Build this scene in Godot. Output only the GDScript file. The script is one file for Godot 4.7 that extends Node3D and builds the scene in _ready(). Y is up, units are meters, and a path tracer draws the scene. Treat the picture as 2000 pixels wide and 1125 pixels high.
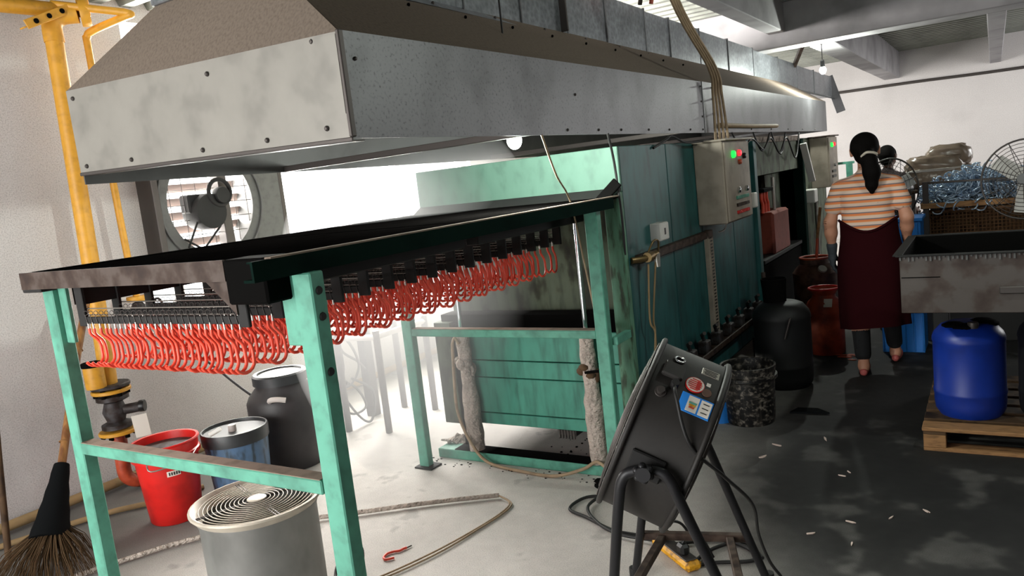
extends Node3D
# Dip-coating workshop: hooks hanging from a conveyor frame, hood, furnace, workers.

# ---------------------------------------------------------------- geometry builder
class G:
	var s := SurfaceTool.new()
	var grp := 0
	func _init() -> void:
		s.begin(Mesh.PRIMITIVE_TRIANGLES)
	func flat() -> void:
		s.set_smooth_group(-1)
	func smooth() -> void:
		grp += 1
		s.set_smooth_group(grp)
	func t(a: Vector3, b: Vector3, c: Vector3, ua := Vector2.ZERO, ub := Vector2.ZERO, uc := Vector2.ZERO) -> void:  # a b c anticlockwise from outside
		s.set_uv(ua); s.add_vertex(a)
		s.set_uv(uc); s.add_vertex(c)
		s.set_uv(ub); s.add_vertex(b)
	func q(a: Vector3, b: Vector3, c: Vector3, d: Vector3) -> void:
		t(a, b, c); t(a, c, d)
	func tn(a: Vector3, b: Vector3, c: Vector3, n: Vector3) -> void:
		if (b - a).cross(c - a).dot(n) >= 0.0: t(a, b, c)
		else: t(a, c, b)
	func fan(p: Array, n: Vector3) -> void:
		for i in range(1, p.size() - 1): tn(p[0], p[i], p[i + 1], n)
	func card(a: Vector3, b: Vector3, c: Vector3, d: Vector3) -> void:  # textured sheet: a bottom left, b bottom right, c top right, d top left
		flat()
		t(a, b, c, Vector2(0, 1), Vector2(1, 1), Vector2(1, 0))
		t(a, c, d, Vector2(0, 1), Vector2(1, 0), Vector2(0, 0))
	func boxb(o: Vector3, b: Basis, size: Vector3, ch := 0.003) -> void:
		flat()
		var h := size * 0.5
		var c := minf(ch, minf(h.x, minf(h.y, h.z)) * 0.6)
		var g := func(i: int, j: int, k: int, ax: int) -> Vector3:
			var p := Vector3(i * h.x, j * h.y, k * h.z)
			if ax != 0: p.x -= i * c
			if ax != 1: p.y -= j * c
			if ax != 2: p.z -= k * c
			return o + b * p
		for ax in 3:
			for sg in [-1, 1]:
				var pts := []
				for e in [[-1, -1], [1, -1], [1, 1], [-1, 1]]:
					var m := [0, 0, 0]
					m[ax] = sg; m[(ax + 1) % 3] = e[0]; m[(ax + 2) % 3] = e[1]
					pts.append(g.call(m[0], m[1], m[2], ax))
				var n := Vector3.ZERO
				n[ax] = sg
				fan(pts, b * n)
		if c <= 0.0: return
		for ax in 3:
			var u := (ax + 1) % 3
			var w := (ax + 2) % 3
			for su in [-1, 1]:
				for sw in [-1, 1]:
					var m := [0, 0, 0]
					m[u] = su; m[w] = sw
					m[ax] = -1
					var a0: Vector3 = g.call(m[0], m[1], m[2], u)
					var a1: Vector3 = g.call(m[0], m[1], m[2], w)
					m[ax] = 1
					var b0: Vector3 = g.call(m[0], m[1], m[2], u)
					var b1: Vector3 = g.call(m[0], m[1], m[2], w)
					var n := Vector3.ZERO
					n[u] = su; n[w] = sw
					fan([a0, a1, b1, b0], b * n)
		for i in [-1, 1]:
			for j in [-1, 1]:
				for k in [-1, 1]:
					tn(g.call(i, j, k, 0), g.call(i, j, k, 1), g.call(i, j, k, 2), b * Vector3(i, j, k))
	func box(lo: Vector3, hi: Vector3, ch := 0.003) -> void:
		boxb((lo + hi) * 0.5, Basis(), hi - lo, ch)
	func bar(p: Vector3, e: Vector3, w: float, h: float, up := Vector3.UP, ch := 0.003) -> void:
		var z := (e - p).normalized()
		var x := up.cross(z).normalized()
		var y := z.cross(x)
		boxb((p + e) * 0.5, Basis(x, y, z), Vector3(w, h, p.distance_to(e)), ch)
	func tube(pts: Array, r: Variant, n := 8, caps := true, closed := false) -> void:
		smooth()
		var m := pts.size()
		var rings := []
		var prev := Vector3.ZERO
		var x := Vector3.ZERO
		for i in m:
			var a: Vector3 = pts[(i - 1 + m) % m] if closed or i > 0 else pts[i]
			var c: Vector3 = pts[(i + 1) % m] if closed or i < m - 1 else pts[i]
			var d := (c - a).normalized()
			if i == 0:
				x = d.cross(Vector3.UP if absf(d.y) < 0.9 else Vector3.RIGHT).normalized()
			else:
				x = (x - d * x.dot(d)).normalized()
			var y := d.cross(x)
			var rr: float = r[i] if r is Array else r
			var ring := []
			for k in n:
				var an := TAU * k / n
				ring.append(pts[i] + (x * cos(an) + y * sin(an)) * rr)
			rings.append(ring)
			prev = d
		for i in (m if closed else m - 1):
			var A: Array = rings[i]
			var B: Array = rings[(i + 1) % m]
			var ctr: Vector3 = (pts[i] + pts[(i + 1) % m]) * 0.5
			for k in n:
				var k2 := (k + 1) % n
				var nn: Vector3 = (A[k] + A[k2] + B[k] + B[k2]) * 0.25 - ctr
				tn(A[k], A[k2], B[k2], nn); tn(A[k], B[k2], B[k], nn)
		if caps and not closed:
			flat()
			fan(rings[0], pts[0] - pts[1])
			fan(rings[m - 1], pts[m - 1] - pts[m - 2])
	func ring(c: Vector3, ax: Vector3, R: float, r: float, n := 24, k := 6) -> void:
		var z := ax.normalized()
		var x := z.cross(Vector3.UP if absf(z.y) < 0.9 else Vector3.RIGHT).normalized()
		var y := z.cross(x)
		var p := []
		for i in n: p.append(c + (x * cos(TAU * i / n) + y * sin(TAU * i / n)) * R)
		tube(p, r, k, false, true)
	func lathe(pr: Array, xf: Transform3D, n := 24) -> void:  # profile (r, y): up along the outside, then down the inside
		smooth()
		for i in pr.size() - 1:
			var a: Vector2 = pr[i]
			var b: Vector2 = pr[i + 1]
			if i > 0:
				var d0: Vector2 = (pr[i] - pr[i - 1]).normalized()
				if d0.dot((b - a).normalized()) < 0.8: smooth()
			var nr := Vector2(b.y - a.y, a.x - b.x)
			for k in n:
				var t0 := TAU * k / n
				var t1 := TAU * (k + 1) / n
				var c0 := Vector3(cos(t0), 0, sin(t0))
				var c1 := Vector3(cos(t1), 0, sin(t1))
				var nn := xf.basis * ((c0 + c1) * 0.5 * nr.x + Vector3(0, nr.y, 0))
				var p00 := xf * (c0 * a.x + Vector3(0, a.y, 0))
				var p01 := xf * (c1 * a.x + Vector3(0, a.y, 0))
				var p10 := xf * (c0 * b.x + Vector3(0, b.y, 0))
				var p11 := xf * (c1 * b.x + Vector3(0, b.y, 0))
				if a.x > 1e-6: tn(p00, p01, p11, nn)
				if b.x > 1e-6: tn(p00, p11, p10, nn)
	func prism(poly: Array, o: Vector3, bx: Vector3, by: Vector3, depth: Vector3) -> void:
		flat()
		var pl := PackedVector2Array(poly)
		var idx := Geometry2D.triangulate_polygon(pl)
		var ar := _area(pl)
		var f := func(p: Vector2) -> Vector3: return o + bx * p.x + by * p.y
		for i in range(0, idx.size(), 3):
			tn(f.call(pl[idx[i]]), f.call(pl[idx[i + 1]]), f.call(pl[idx[i + 2]]), -depth)
			tn(f.call(pl[idx[i]]) + depth, f.call(pl[idx[i + 1]]) + depth, f.call(pl[idx[i + 2]]) + depth, depth)
		for i in pl.size():
			var a := pl[i]
			var b := pl[(i + 1) % pl.size()]
			var d := b - a
			var n2 := Vector2(d.y, -d.x)
			if ar < 0.0: n2 = -n2
			var nn := bx * n2.x + by * n2.y
			fan([f.call(a), f.call(b), f.call(b) + depth, f.call(a) + depth], nn)
	func _area(p: PackedVector2Array) -> float:
		var a := 0.0
		for i in p.size():
			a += p[i].cross(p[(i + 1) % p.size()])
		return a
	func ball(c: Vector3, r: Vector3, n := 14, m := 8, b := Basis()) -> void:
		var pr := []
		for i in m + 1:
			var a := -PI / 2 + PI * i / m
			pr.append(Vector2(cos(a) if i > 0 and i < m else 0.0, sin(a)))
		lathe(pr, Transform3D(b * Basis.from_scale(r), c), n)
	func mesh() -> ArrayMesh:
		s.generate_normals()
		return s.commit()

# ---------------------------------------------------------------- scene helpers
var org := {}
var names := {}
var rng := RandomNumberGenerator.new()
var M := {}
var T := {}

func numbered(n: String) -> String:
	names[n] = names.get(n, -1) + 1
	return n if names[n] == 0 else "%s_%03d" % [n, names[n]]

func tag(o: Node, label: String, category: String, group := "") -> void:
	o.set_meta("label", label)
	o.set_meta("category", category)
	if group: o.set_meta("group", group)

func thing(n: String, label: String, category: String, at: Vector3, group := "") -> Node3D:
	var o := Node3D.new()
	o.name = numbered(n)
	add_child(o, true)
	o.position = at
	org[o] = at
	tag(o, label, category, group)
	return o

func part(g: G, n: String, m: Material, par: Node3D, label := "", stuff := false) -> MeshInstance3D:
	var o := MeshInstance3D.new()
	o.name = n
	o.mesh = g.mesh()
	o.material_override = m
	par.add_child(o, true)
	o.position = -org.get(par, Vector3.ZERO)
	if label: o.set_meta("label", label)
	if stuff: o.set_meta("kind", "stuff")
	return o

func solo(g: G, n: String, m: Material, label: String, category: String, group := "") -> MeshInstance3D:
	var o := part(g, numbered(n), m, self)
	tag(o, label, category, group)
	return o

func struct(g: G, n: String, m: Material, label := "", par: Node3D = null) -> MeshInstance3D:
	var o := part(g, n if par else numbered(n), m, par if par else self)
	o.set_meta("kind", "structure")
	if label: o.set_meta("label", label)
	return o

func V(x: float, y: float, z: float) -> Vector3: return Vector3(x, y, z)

func bez(p: Array, n := 8) -> Array:  # Catmull-Rom through points
	var out := []
	for i in p.size() - 1:
		var a: Vector3 = p[maxi(i - 1, 0)]
		var b: Vector3 = p[i]
		var c: Vector3 = p[i + 1]
		var d: Vector3 = p[mini(i + 2, p.size() - 1)]
		for k in n: out.append(b.cubic_interpolate(c, a, d, float(k) / n))
	out.append(p[-1])
	return out

func tex(seed_: int, freq: float, oct: int, ramp: Array, size := 512, type := FastNoiseLite.TYPE_SIMPLEX_SMOOTH, nrm := false) -> NoiseTexture2D:
	var f := FastNoiseLite.new()
	f.seed = seed_
	f.frequency = freq
	f.noise_type = type
	f.fractal_octaves = oct
	f.fractal_type = FastNoiseLite.FRACTAL_FBM if oct > 1 else FastNoiseLite.FRACTAL_NONE
	var t := NoiseTexture2D.new()
	t.width = size; t.height = size
	t.seamless = true
	t.noise = f
	t.as_normal_map = nrm
	if ramp.size():
		var gr := Gradient.new()
		gr.offsets = PackedFloat32Array(ramp.map(func(r): return r[0]))
		gr.colors = PackedColorArray(ramp.map(func(r): return r[1]))
		t.color_ramp = gr
	return t

func gray(v: float) -> Color: return Color(v, v, v)

func mat(n: String, col: Color, rough := 0.7, metal := 0.0, tx: Texture2D = null, sc := Vector3.ONE, bump: Texture2D = null, bh := 0.0) -> StandardMaterial3D:
	var m := StandardMaterial3D.new()
	m.resource_name = n
	m.albedo_color = col
	m.roughness = rough
	if rough >= 0.9: m.metallic_specular = 0.15
	m.metallic = metal
	if tx or bump:
		m.uv1_triplanar = true
		m.uv1_world_triplanar = true
		m.uv1_scale = sc
	if tx: m.albedo_texture = tx
	if bump:
		m.heightmap_enabled = true
		m.heightmap_texture = bump
		m.heightmap_scale = bh
	M[n] = m
	return m

func glow(n: String, col: Color, e: float) -> StandardMaterial3D:
	var m := mat(n, col, 0.4)
	m.emission_enabled = true
	m.emission = col
	m.emission_energy_multiplier = e
	return m

func detail(m: StandardMaterial3D, t: Texture2D, sc: Vector3) -> StandardMaterial3D:
	m.detail_enabled = true
	m.detail_albedo = t
	m.detail_blend_mode = BaseMaterial3D.BLEND_MODE_MUL
	m.detail_uv_layer = BaseMaterial3D.DETAIL_UV_2
	m.uv2_triplanar = true
	m.uv2_world_triplanar = true
	m.uv2_scale = sc
	return m

func area_light(n: String, at: Vector3, look: Vector3, size: Vector2, e: float, col := Color(1, 1, 1)) -> void:
	var l := AreaLight3D.new()
	l.name = n
	l.area_size = size
	l.area_normalize_energy = false
	l.light_energy = e
	l.light_color = col
	l.shadow_enabled = true
	l.set("area_range", 30.0)
	l.set("area_attenuation", 2.0)
	add_child(l, true)
	l.look_at_from_position(at, at + look, Vector3.UP if absf(look.y) < 0.9 else Vector3.RIGHT)

const DAY := Color(1.0, 0.985, 0.96)

func _ready() -> void:
	rng.seed = 7
	setup_view()
	make_materials()
	build_room()
	build_hood()
	build_frame()
	build_racks()
	build_furnace()
	build_left_side()
	build_window_fan()
	build_floor_things()
	build_heater_fan()
	build_right_side()
	build_people()
	build_haze()

func setup_view() -> void:
	var cam := Camera3D.new()
	cam.name = "camera"
	add_child(cam)
	cam.position = Vector3(0, 1.56, 0)
	var ry := Basis(Vector3.UP, 0.56986195)
	var rx := Basis(Vector3.RIGHT, -0.1348443)
	var rz := Basis(Vector3.BACK, -0.11304228)
	cam.basis = ry * rx * rz
	cam.fov = rad_to_deg(2.0 * atan(562.5 / 1500.0))
	cam.near = 0.05
	cam.far = 100.0
	cam.current = true
	var we := WorldEnvironment.new()
	we.name = "surroundings"
	var e := Environment.new()
	e.background_mode = Environment.BG_COLOR
	e.background_color = Color(0.97, 0.985, 1.0)
	e.background_energy_multiplier = 3.0
	e.ambient_light_source = Environment.AMBIENT_SOURCE_DISABLED
	e.tonemap_mode = Environment.TONE_MAPPER_LINEAR
	e.tonemap_exposure = 1.3
	e.sdfgi_enabled = true
	e.ssao_enabled = true
	e.ssil_enabled = true
	e.volumetric_fog_enabled = true
	e.volumetric_fog_density = 0.0
	we.environment = e
	add_child(we)
	# daylight through the window band of the left wall, the far left window and the loading door behind the camera
	area_light("window_daylight", V(-4.95, 1.9, -4.85), V(1, -0.25, 0), Vector2(3.6, 1.8), 25.0, DAY)
	area_light("far_window_daylight", V(-4.95, 1.9, -11.2), V(1, 0, 0), Vector2(3.0, 1.8), 5.0, DAY)
	area_light("added_right_light", V(3.5, 1.85, -11.1), V(-1, 0, 0), Vector2(3.5, 1.7), 1.4, DAY)  # unseen light added beyond the right wall to brighten the hood side
	area_light("door_daylight", V(-3.1, 1.4, 2.45), V(0.05, 0, -1), Vector2(2.6, 2.5), 2.3, DAY)

func make_materials() -> void:
	T.grime = tex(1, 0.006, 5, [[0.0, gray(0.80)], [0.35, gray(0.93)], [0.6, gray(1.0)], [1.0, gray(1.0)]])
	T.dirt = tex(2, 0.012, 5, [[0.0, Color(0.36, 0.30, 0.24)], [0.25, Color(0.62, 0.57, 0.5)], [0.42, Color(0.93, 0.91, 0.88)], [1.0, gray(1.0)]])
	T.speck = tex(3, 0.08, 3, [[0.0, gray(0.5)], [0.2, gray(0.85)], [0.36, gray(0.98)], [1.0, gray(1.0)]])
	T.spangle = tex(4, 0.05, 2, [[0.0, gray(0.7)], [0.5, gray(0.86)], [1.0, gray(1.0)]], 512, FastNoiseLite.TYPE_CELLULAR)
	T.streak = tex(5, 0.02, 4, [[0.0, gray(0.72)], [0.4, gray(0.93)], [0.62, gray(1.0)], [1.0, gray(1.0)]])
	T.fine = tex(6, 0.15, 3, [[0.0, gray(0.78)], [0.5, gray(0.95)], [1.0, gray(1.0)]])
	T.stain = tex(23, 0.012, 5, [[0.0, Color(0.62, 0.5, 0.45)], [0.4, Color(0.86, 0.80, 0.77)], [0.6, gray(0.97)], [1.0, gray(1.0)]])
	T.wall = tex(21, 0.005, 5, [[0.0, gray(0.93)], [0.4, gray(0.98)], [1.0, gray(1.0)]])
	T.soft = tex(22, 0.03, 4, [[0.0, gray(0.84)], [0.45, gray(0.96)], [1.0, gray(1.0)]])
	T.bump = tex(7, 0.02, 5, [])
	T.rust = tex(8, 0.01, 5, [[0.0, Color(0.35, 0.2, 0.12)], [0.4, Color(0.7, 0.62, 0.56)], [0.62, gray(0.9)], [1.0, gray(1.0)]])
	T.blotch = tex(9, 0.02, 4, [[0.0, gray(0.02)], [0.52, gray(0.05)], [0.62, gray(0.5)], [0.8, gray(1.0)], [1.0, gray(1.0)]])
	detail(mat("white_wall", Color(0.82, 0.80, 0.795), 0.85, 0, T.wall, Vector3.ONE * 0.35, T.bump, 0.4), T.fine, Vector3.ONE * 1.3)
	mat("inner_sheet", Color(0.27, 0.265, 0.265), 0.7, 0, T.grime, Vector3.ONE)
	mat("upper_panel", Color(0.32, 0.45, 0.395), 0.65, 0, T.soft, Vector3(0.7, 0.4, 0.7))
	mat("bare_concrete", Color(0.42, 0.40, 0.39), 0.9, 0, T.grime, Vector3.ONE * 0.5)
	mat("fan_plate", Color(0.36, 0.36, 0.355), 0.6, 0, T.soft, Vector3.ONE)
	detail(mat("streaked_post", Color(0.38, 0.60, 0.50), 0.6, 0, T.dirt, Vector3(3, 0.7, 3)), T.streak, Vector3(2, 0.4, 2))
	mat("hopper_red", Color(0.58, 0.27, 0.21), 0.6, 0, T.soft, Vector3.ONE)
	mat("plaster", Color(0.66, 0.64, 0.63), 0.85, 0, T.grime, Vector3.ONE * 0.4)
	mat("concrete_beam", Color(0.60, 0.59, 0.60), 0.8, 0, T.grime, Vector3.ONE * 0.5)
	mat("deck_sheet", Color(0.52, 0.53, 0.50), 0.55, 0.4, T.grime, Vector3.ONE * 0.7)
	detail(mat("galvanised", Color(0.43, 0.43, 0.44), 0.45, 0.4, T.grime, Vector3.ONE * 0.9), T.speck, Vector3.ONE * 1.6)
	detail(mat("galvanised_duct", Color(0.62, 0.64, 0.66), 0.33, 0.55, T.grime, Vector3.ONE * 0.8), T.spangle, Vector3.ONE * 1.2)
	detail(mat("hood_front", Color(0.55, 0.538, 0.51), 0.55, 0.2, T.wall, Vector3.ONE * 0.9), T.soft, Vector3.ONE * 0.35)
	mat("dusty_sheet", Color(0.47, 0.425, 0.385), 0.95, 0, T.fine, Vector3.ONE * 1.0)
	detail(mat("mint_paint", Color(0.37, 0.66, 0.57), 0.6, 0, T.grime, Vector3.ONE * 1.3), T.soft, Vector3.ONE * 1.1)
	detail(mat("green_panel", Color(0.26, 0.57, 0.49), 0.55, 0, T.soft, Vector3(0.5, 0.25, 0.5)), T.streak, Vector3(1.4, 0.25, 1.4))
	detail(mat("teal_panel", Color(0.13, 0.37, 0.37), 0.5, 0, T.grime, Vector3.ONE * 0.8), T.streak, Vector3(1.2, 0.3, 1.2))
	detail(mat("sooty_green", Color(0.36, 0.41, 0.34), 0.75, 0, T.dirt, Vector3(1, 0.5, 1)), T.streak, Vector3(1.6, 0.4, 1.6))
	mat("dark_green", Color(0.05, 0.13, 0.11), 0.9, 0, T.grime, Vector3.ONE)
	mat("black_steel", Color(0.055, 0.05, 0.048), 0.75, 0.0, T.grime, Vector3.ONE * 2.0)
	mat("soot", Color(0.04, 0.038, 0.036), 0.9)
	mat("sooty_top", Color(0.035, 0.032, 0.031), 0.9, 0, T.grime, Vector3.ONE * 2.0)
	mat("brown_steel", Color(0.33, 0.28, 0.255), 0.7, 0.2, T.rust, Vector3.ONE * 1.5)
	M.sooty_top.specular_mode = BaseMaterial3D.SPECULAR_DISABLED
	mat("dusty_top", Color(0.56, 0.50, 0.45), 0.95, 0, T.grime, Vector3.ONE * 3.0)
	mat("wire_steel", Color(0.62, 0.60, 0.57), 0.4, 0.8)
	mat("dull_wire", Color(0.30, 0.28, 0.27), 0.5, 0.6)
	mat("zinc", Color(0.86, 0.85, 0.82), 0.3, 0.7)
	mat("chrome", Color(0.85, 0.86, 0.88), 0.15, 1.0)
	mat("red_dip", Color(0.95, 0.34, 0.25), 0.42)
	mat("yellow_paint", Color(0.83, 0.60, 0.17), 0.5, 0, T.soft, Vector3.ONE * 1.2)
	mat("valve_iron", Color(0.30, 0.29, 0.30), 0.6, 0.4, T.rust, Vector3.ONE * 3.0)
	mat("red_plastic", Color(0.83, 0.13, 0.11), 0.4, 0, T.grime, Vector3.ONE * 2.0)
	mat("blue_grimy", Color(0.30, 0.42, 0.56), 0.5, 0, T.dirt, Vector3(3, 0.8, 3))
	mat("grey_plastic", Color(0.205, 0.195, 0.20), 0.5, 0, T.grime, Vector3.ONE * 2.0)
	mat("dark_lid", Color(0.16, 0.17, 0.18), 0.45, 0, T.grime, Vector3.ONE * 3.0)
	mat("pale_plastic", Color(0.75, 0.72, 0.70), 0.5)
	mat("cream_metal", Color(0.78, 0.74, 0.68), 0.5, 0.2, T.grime, Vector3.ONE * 2.5)
	mat("galv_drum", Color(0.55, 0.55, 0.54), 0.45, 0.5, T.grime, Vector3(1.5, 0.8, 1.5))
	mat("bamboo", Color(0.66, 0.47, 0.25), 0.6, 0, T.rust, Vector3(4, 1, 4))
	mat("twig", Color(0.33, 0.26, 0.19), 0.9)
	mat("cloth_black", Color(0.07, 0.075, 0.08), 0.95)
	mat("wood_pale", Color(0.60, 0.44, 0.28), 0.8, 0, T.streak, Vector3(1, 4, 4))
	mat("wood_dark", Color(0.36, 0.27, 0.18), 0.85, 0, T.dirt, Vector3.ONE)
	mat("blue_plastic", Color(0.07, 0.20, 0.58), 0.4, 0, T.grime, Vector3.ONE * 2.0)
	mat("bright_blue", Color(0.14, 0.50, 0.85), 0.45)
	mat("cabinet_beige", Color(0.62, 0.575, 0.52), 0.6, 0, T.grime, Vector3.ONE * 1.5)
	mat("white_plastic", Color(0.82, 0.81, 0.79), 0.5)
	mat("black_plastic", Color(0.06, 0.06, 0.065), 0.4)
	mat("black_rubber", Color(0.09, 0.085, 0.085), 0.6)
	mat("grey_cable", Color(0.30, 0.30, 0.30), 0.6)
	mat("tan_cable", Color(0.64, 0.55, 0.44), 0.7, 0, T.grime, Vector3.ONE * 4)
	mat("white_wrap", Color(0.74, 0.69, 0.65), 0.9, 0, T.grime, Vector3.ONE * 3.0, T.bump, 2.0)
	mat("orange_paint", Color(0.86, 0.37, 0.23), 0.5, 0, T.rust, Vector3.ONE * 0.9)
	mat("brown_can", Color(0.42, 0.30, 0.24), 0.55, 0.2, T.rust, Vector3.ONE * 2)
	detail(mat("fan_housing", Color(0.135, 0.123, 0.112), 0.62, 0.0, T.grime, Vector3.ONE * 2.0), T.speck, Vector3.ONE * 1.5)
	mat("stand_tube", Color(0.13, 0.13, 0.14), 0.45, 0.3)
	mat("stand_brown", Color(0.30, 0.24, 0.20), 0.6, 0.3, T.rust, Vector3.ONE * 3)
	mat("tank_steel", Color(0.30, 0.275, 0.26), 0.6, 0.2, T.stain, Vector3.ONE * 1.0)
	mat("tar_bucket", Color(0.5, 0.47, 0.43), 0.5, 0, T.blotch, Vector3.ONE * 2.6)
	mat("black_drum", Color(0.038, 0.041, 0.05), 0.6, 0, T.grime, Vector3.ONE * 2)
	mat("silver_hook", Color(0.74, 0.82, 0.90), 0.25, 0.6)
	mat("brown_mesh", Color(0.36, 0.24, 0.12), 0.6, 0.3)
	mat("wrap_film", Color(0.55, 0.48, 0.42), 0.25, 0, T.grime, Vector3.ONE * 2.0)
	mat("yellow_plastic", Color(0.90, 0.66, 0.10), 0.5, 0, T.dirt, Vector3.ONE * 5)
	mat("pipe_buff", Color(0.60, 0.50, 0.35), 0.7, 0, T.grime, Vector3.ONE * 2)
	mat("flake", Color(0.80, 0.72, 0.68), 0.8)
	mat("skin", Color(0.72, 0.51, 0.41), 0.55)
	mat("skin_dark", Color(0.34, 0.22, 0.17), 0.6)
	mat("hair", Color(0.045, 0.035, 0.032), 0.8)
	M.hair.metallic_specular = 0.2
	mat("apron", Color(0.16, 0.04, 0.055), 0.95)
	mat("pants", Color(0.035, 0.035, 0.05), 0.85)
	mat("slipper", Color(0.72, 0.36, 0.34), 0.6)
	mat("glove", Color(0.20, 0.22, 0.24), 0.8)
	mat("dark_shirt", Color(0.12, 0.05, 0.06), 0.85)
	mat("label_white", Color(0.86, 0.84, 0.80), 0.6)
	mat("louvre", Color(0.50, 0.45, 0.43), 0.6)
	mat("brass", Color(0.50, 0.42, 0.28), 0.4, 0.7)
	glow("green_lamp", Color(0.1, 0.95, 0.25), 2.0)
	glow("red_lamp", Color(1.0, 0.15, 0.2), 1.5)
	glow("bulb_glow", Color(1.0, 1.0, 0.98), 12.0)
	var gl := mat("window_glass", Color(0.9, 0.95, 0.95, 0.08), 0.05)
	gl.transparency = BaseMaterial3D.TRANSPARENCY_ALPHA

# ---------------------------------------------------------------- room
func floor_material() -> StandardMaterial3D:
	var w := 720
	var h := 1476
	var n1 := FastNoiseLite.new()
	n1.seed = 11; n1.frequency = 0.35; n1.fractal_octaves = 4
	var n2 := FastNoiseLite.new()
	n2.seed = 12; n2.frequency = 2.2; n2.fractal_octaves = 4
	var n3 := FastNoiseLite.new()
	n3.seed = 13; n3.frequency = 14.0; n3.fractal_octaves = 2
	var d := PackedByteArray()
	d.resize(w * h * 3)
	var i := 0
	for r in h:
		var z := -14.2 + 16.4 * (r + 0.5) / h
		for c in w:
			var x := -4.7 + 8.0 * (c + 0.5) / w
			var a := n1.get_noise_2d(x * 1.5, z * 1.5)
			var b := n2.get_noise_2d(x, z)
			var f := n3.get_noise_2d(x, z)
			# oil-stained aisle to the right of the furnace, dusty concrete to the left
			var edge := -1.1 + 0.35 * clampf((z + 3.4) * 1.2, -1.0, 1.2)
			var st := smoothstep(edge - 0.45, edge + 0.65, x + 0.45 * a + 0.12 * b)
			var dark := clampf(0.96 + 0.1 * a, 0.0, 1.0) * st
			if z > -3.3: dark *= 1.0 - 0.22 * smoothstep(-3.3, -2.5, z)
			var worn := smoothstep(0.18, 0.5, b + 0.3 * a) * 0.22 * st
			dark = clampf(dark - worn, 0.0, 1.0)
			var wl := smoothstep(-3.0, -3.9, x + 0.3 * a) * smoothstep(-3.3, -2.6, z) * 0.75  # dirt plus brownish shadows along the left wall, painted into the floor colour
			var base := 0.80 + 0.04 * a + 0.04 * b + 0.02 * f
			var sp := smoothstep(0.42, 0.62, b - 0.2 * f) * (1.0 - st) * 0.10
			base -= sp
			var dk := 0.075 + 0.06 * b + 0.025 * f
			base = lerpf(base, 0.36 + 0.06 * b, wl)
			var v := lerpf(base, dk, dark)
			d[i] = clampi(int(255.0 * v), 0, 255)
			d[i + 1] = clampi(int(255.0 * (v * 0.975)), 0, 255)
			d[i + 2] = clampi(int(255.0 * (v * 0.945)), 0, 255)
			i += 3
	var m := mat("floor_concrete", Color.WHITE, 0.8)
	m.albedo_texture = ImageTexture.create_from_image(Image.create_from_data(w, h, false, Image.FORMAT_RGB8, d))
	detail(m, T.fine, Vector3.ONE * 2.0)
	return m

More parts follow.
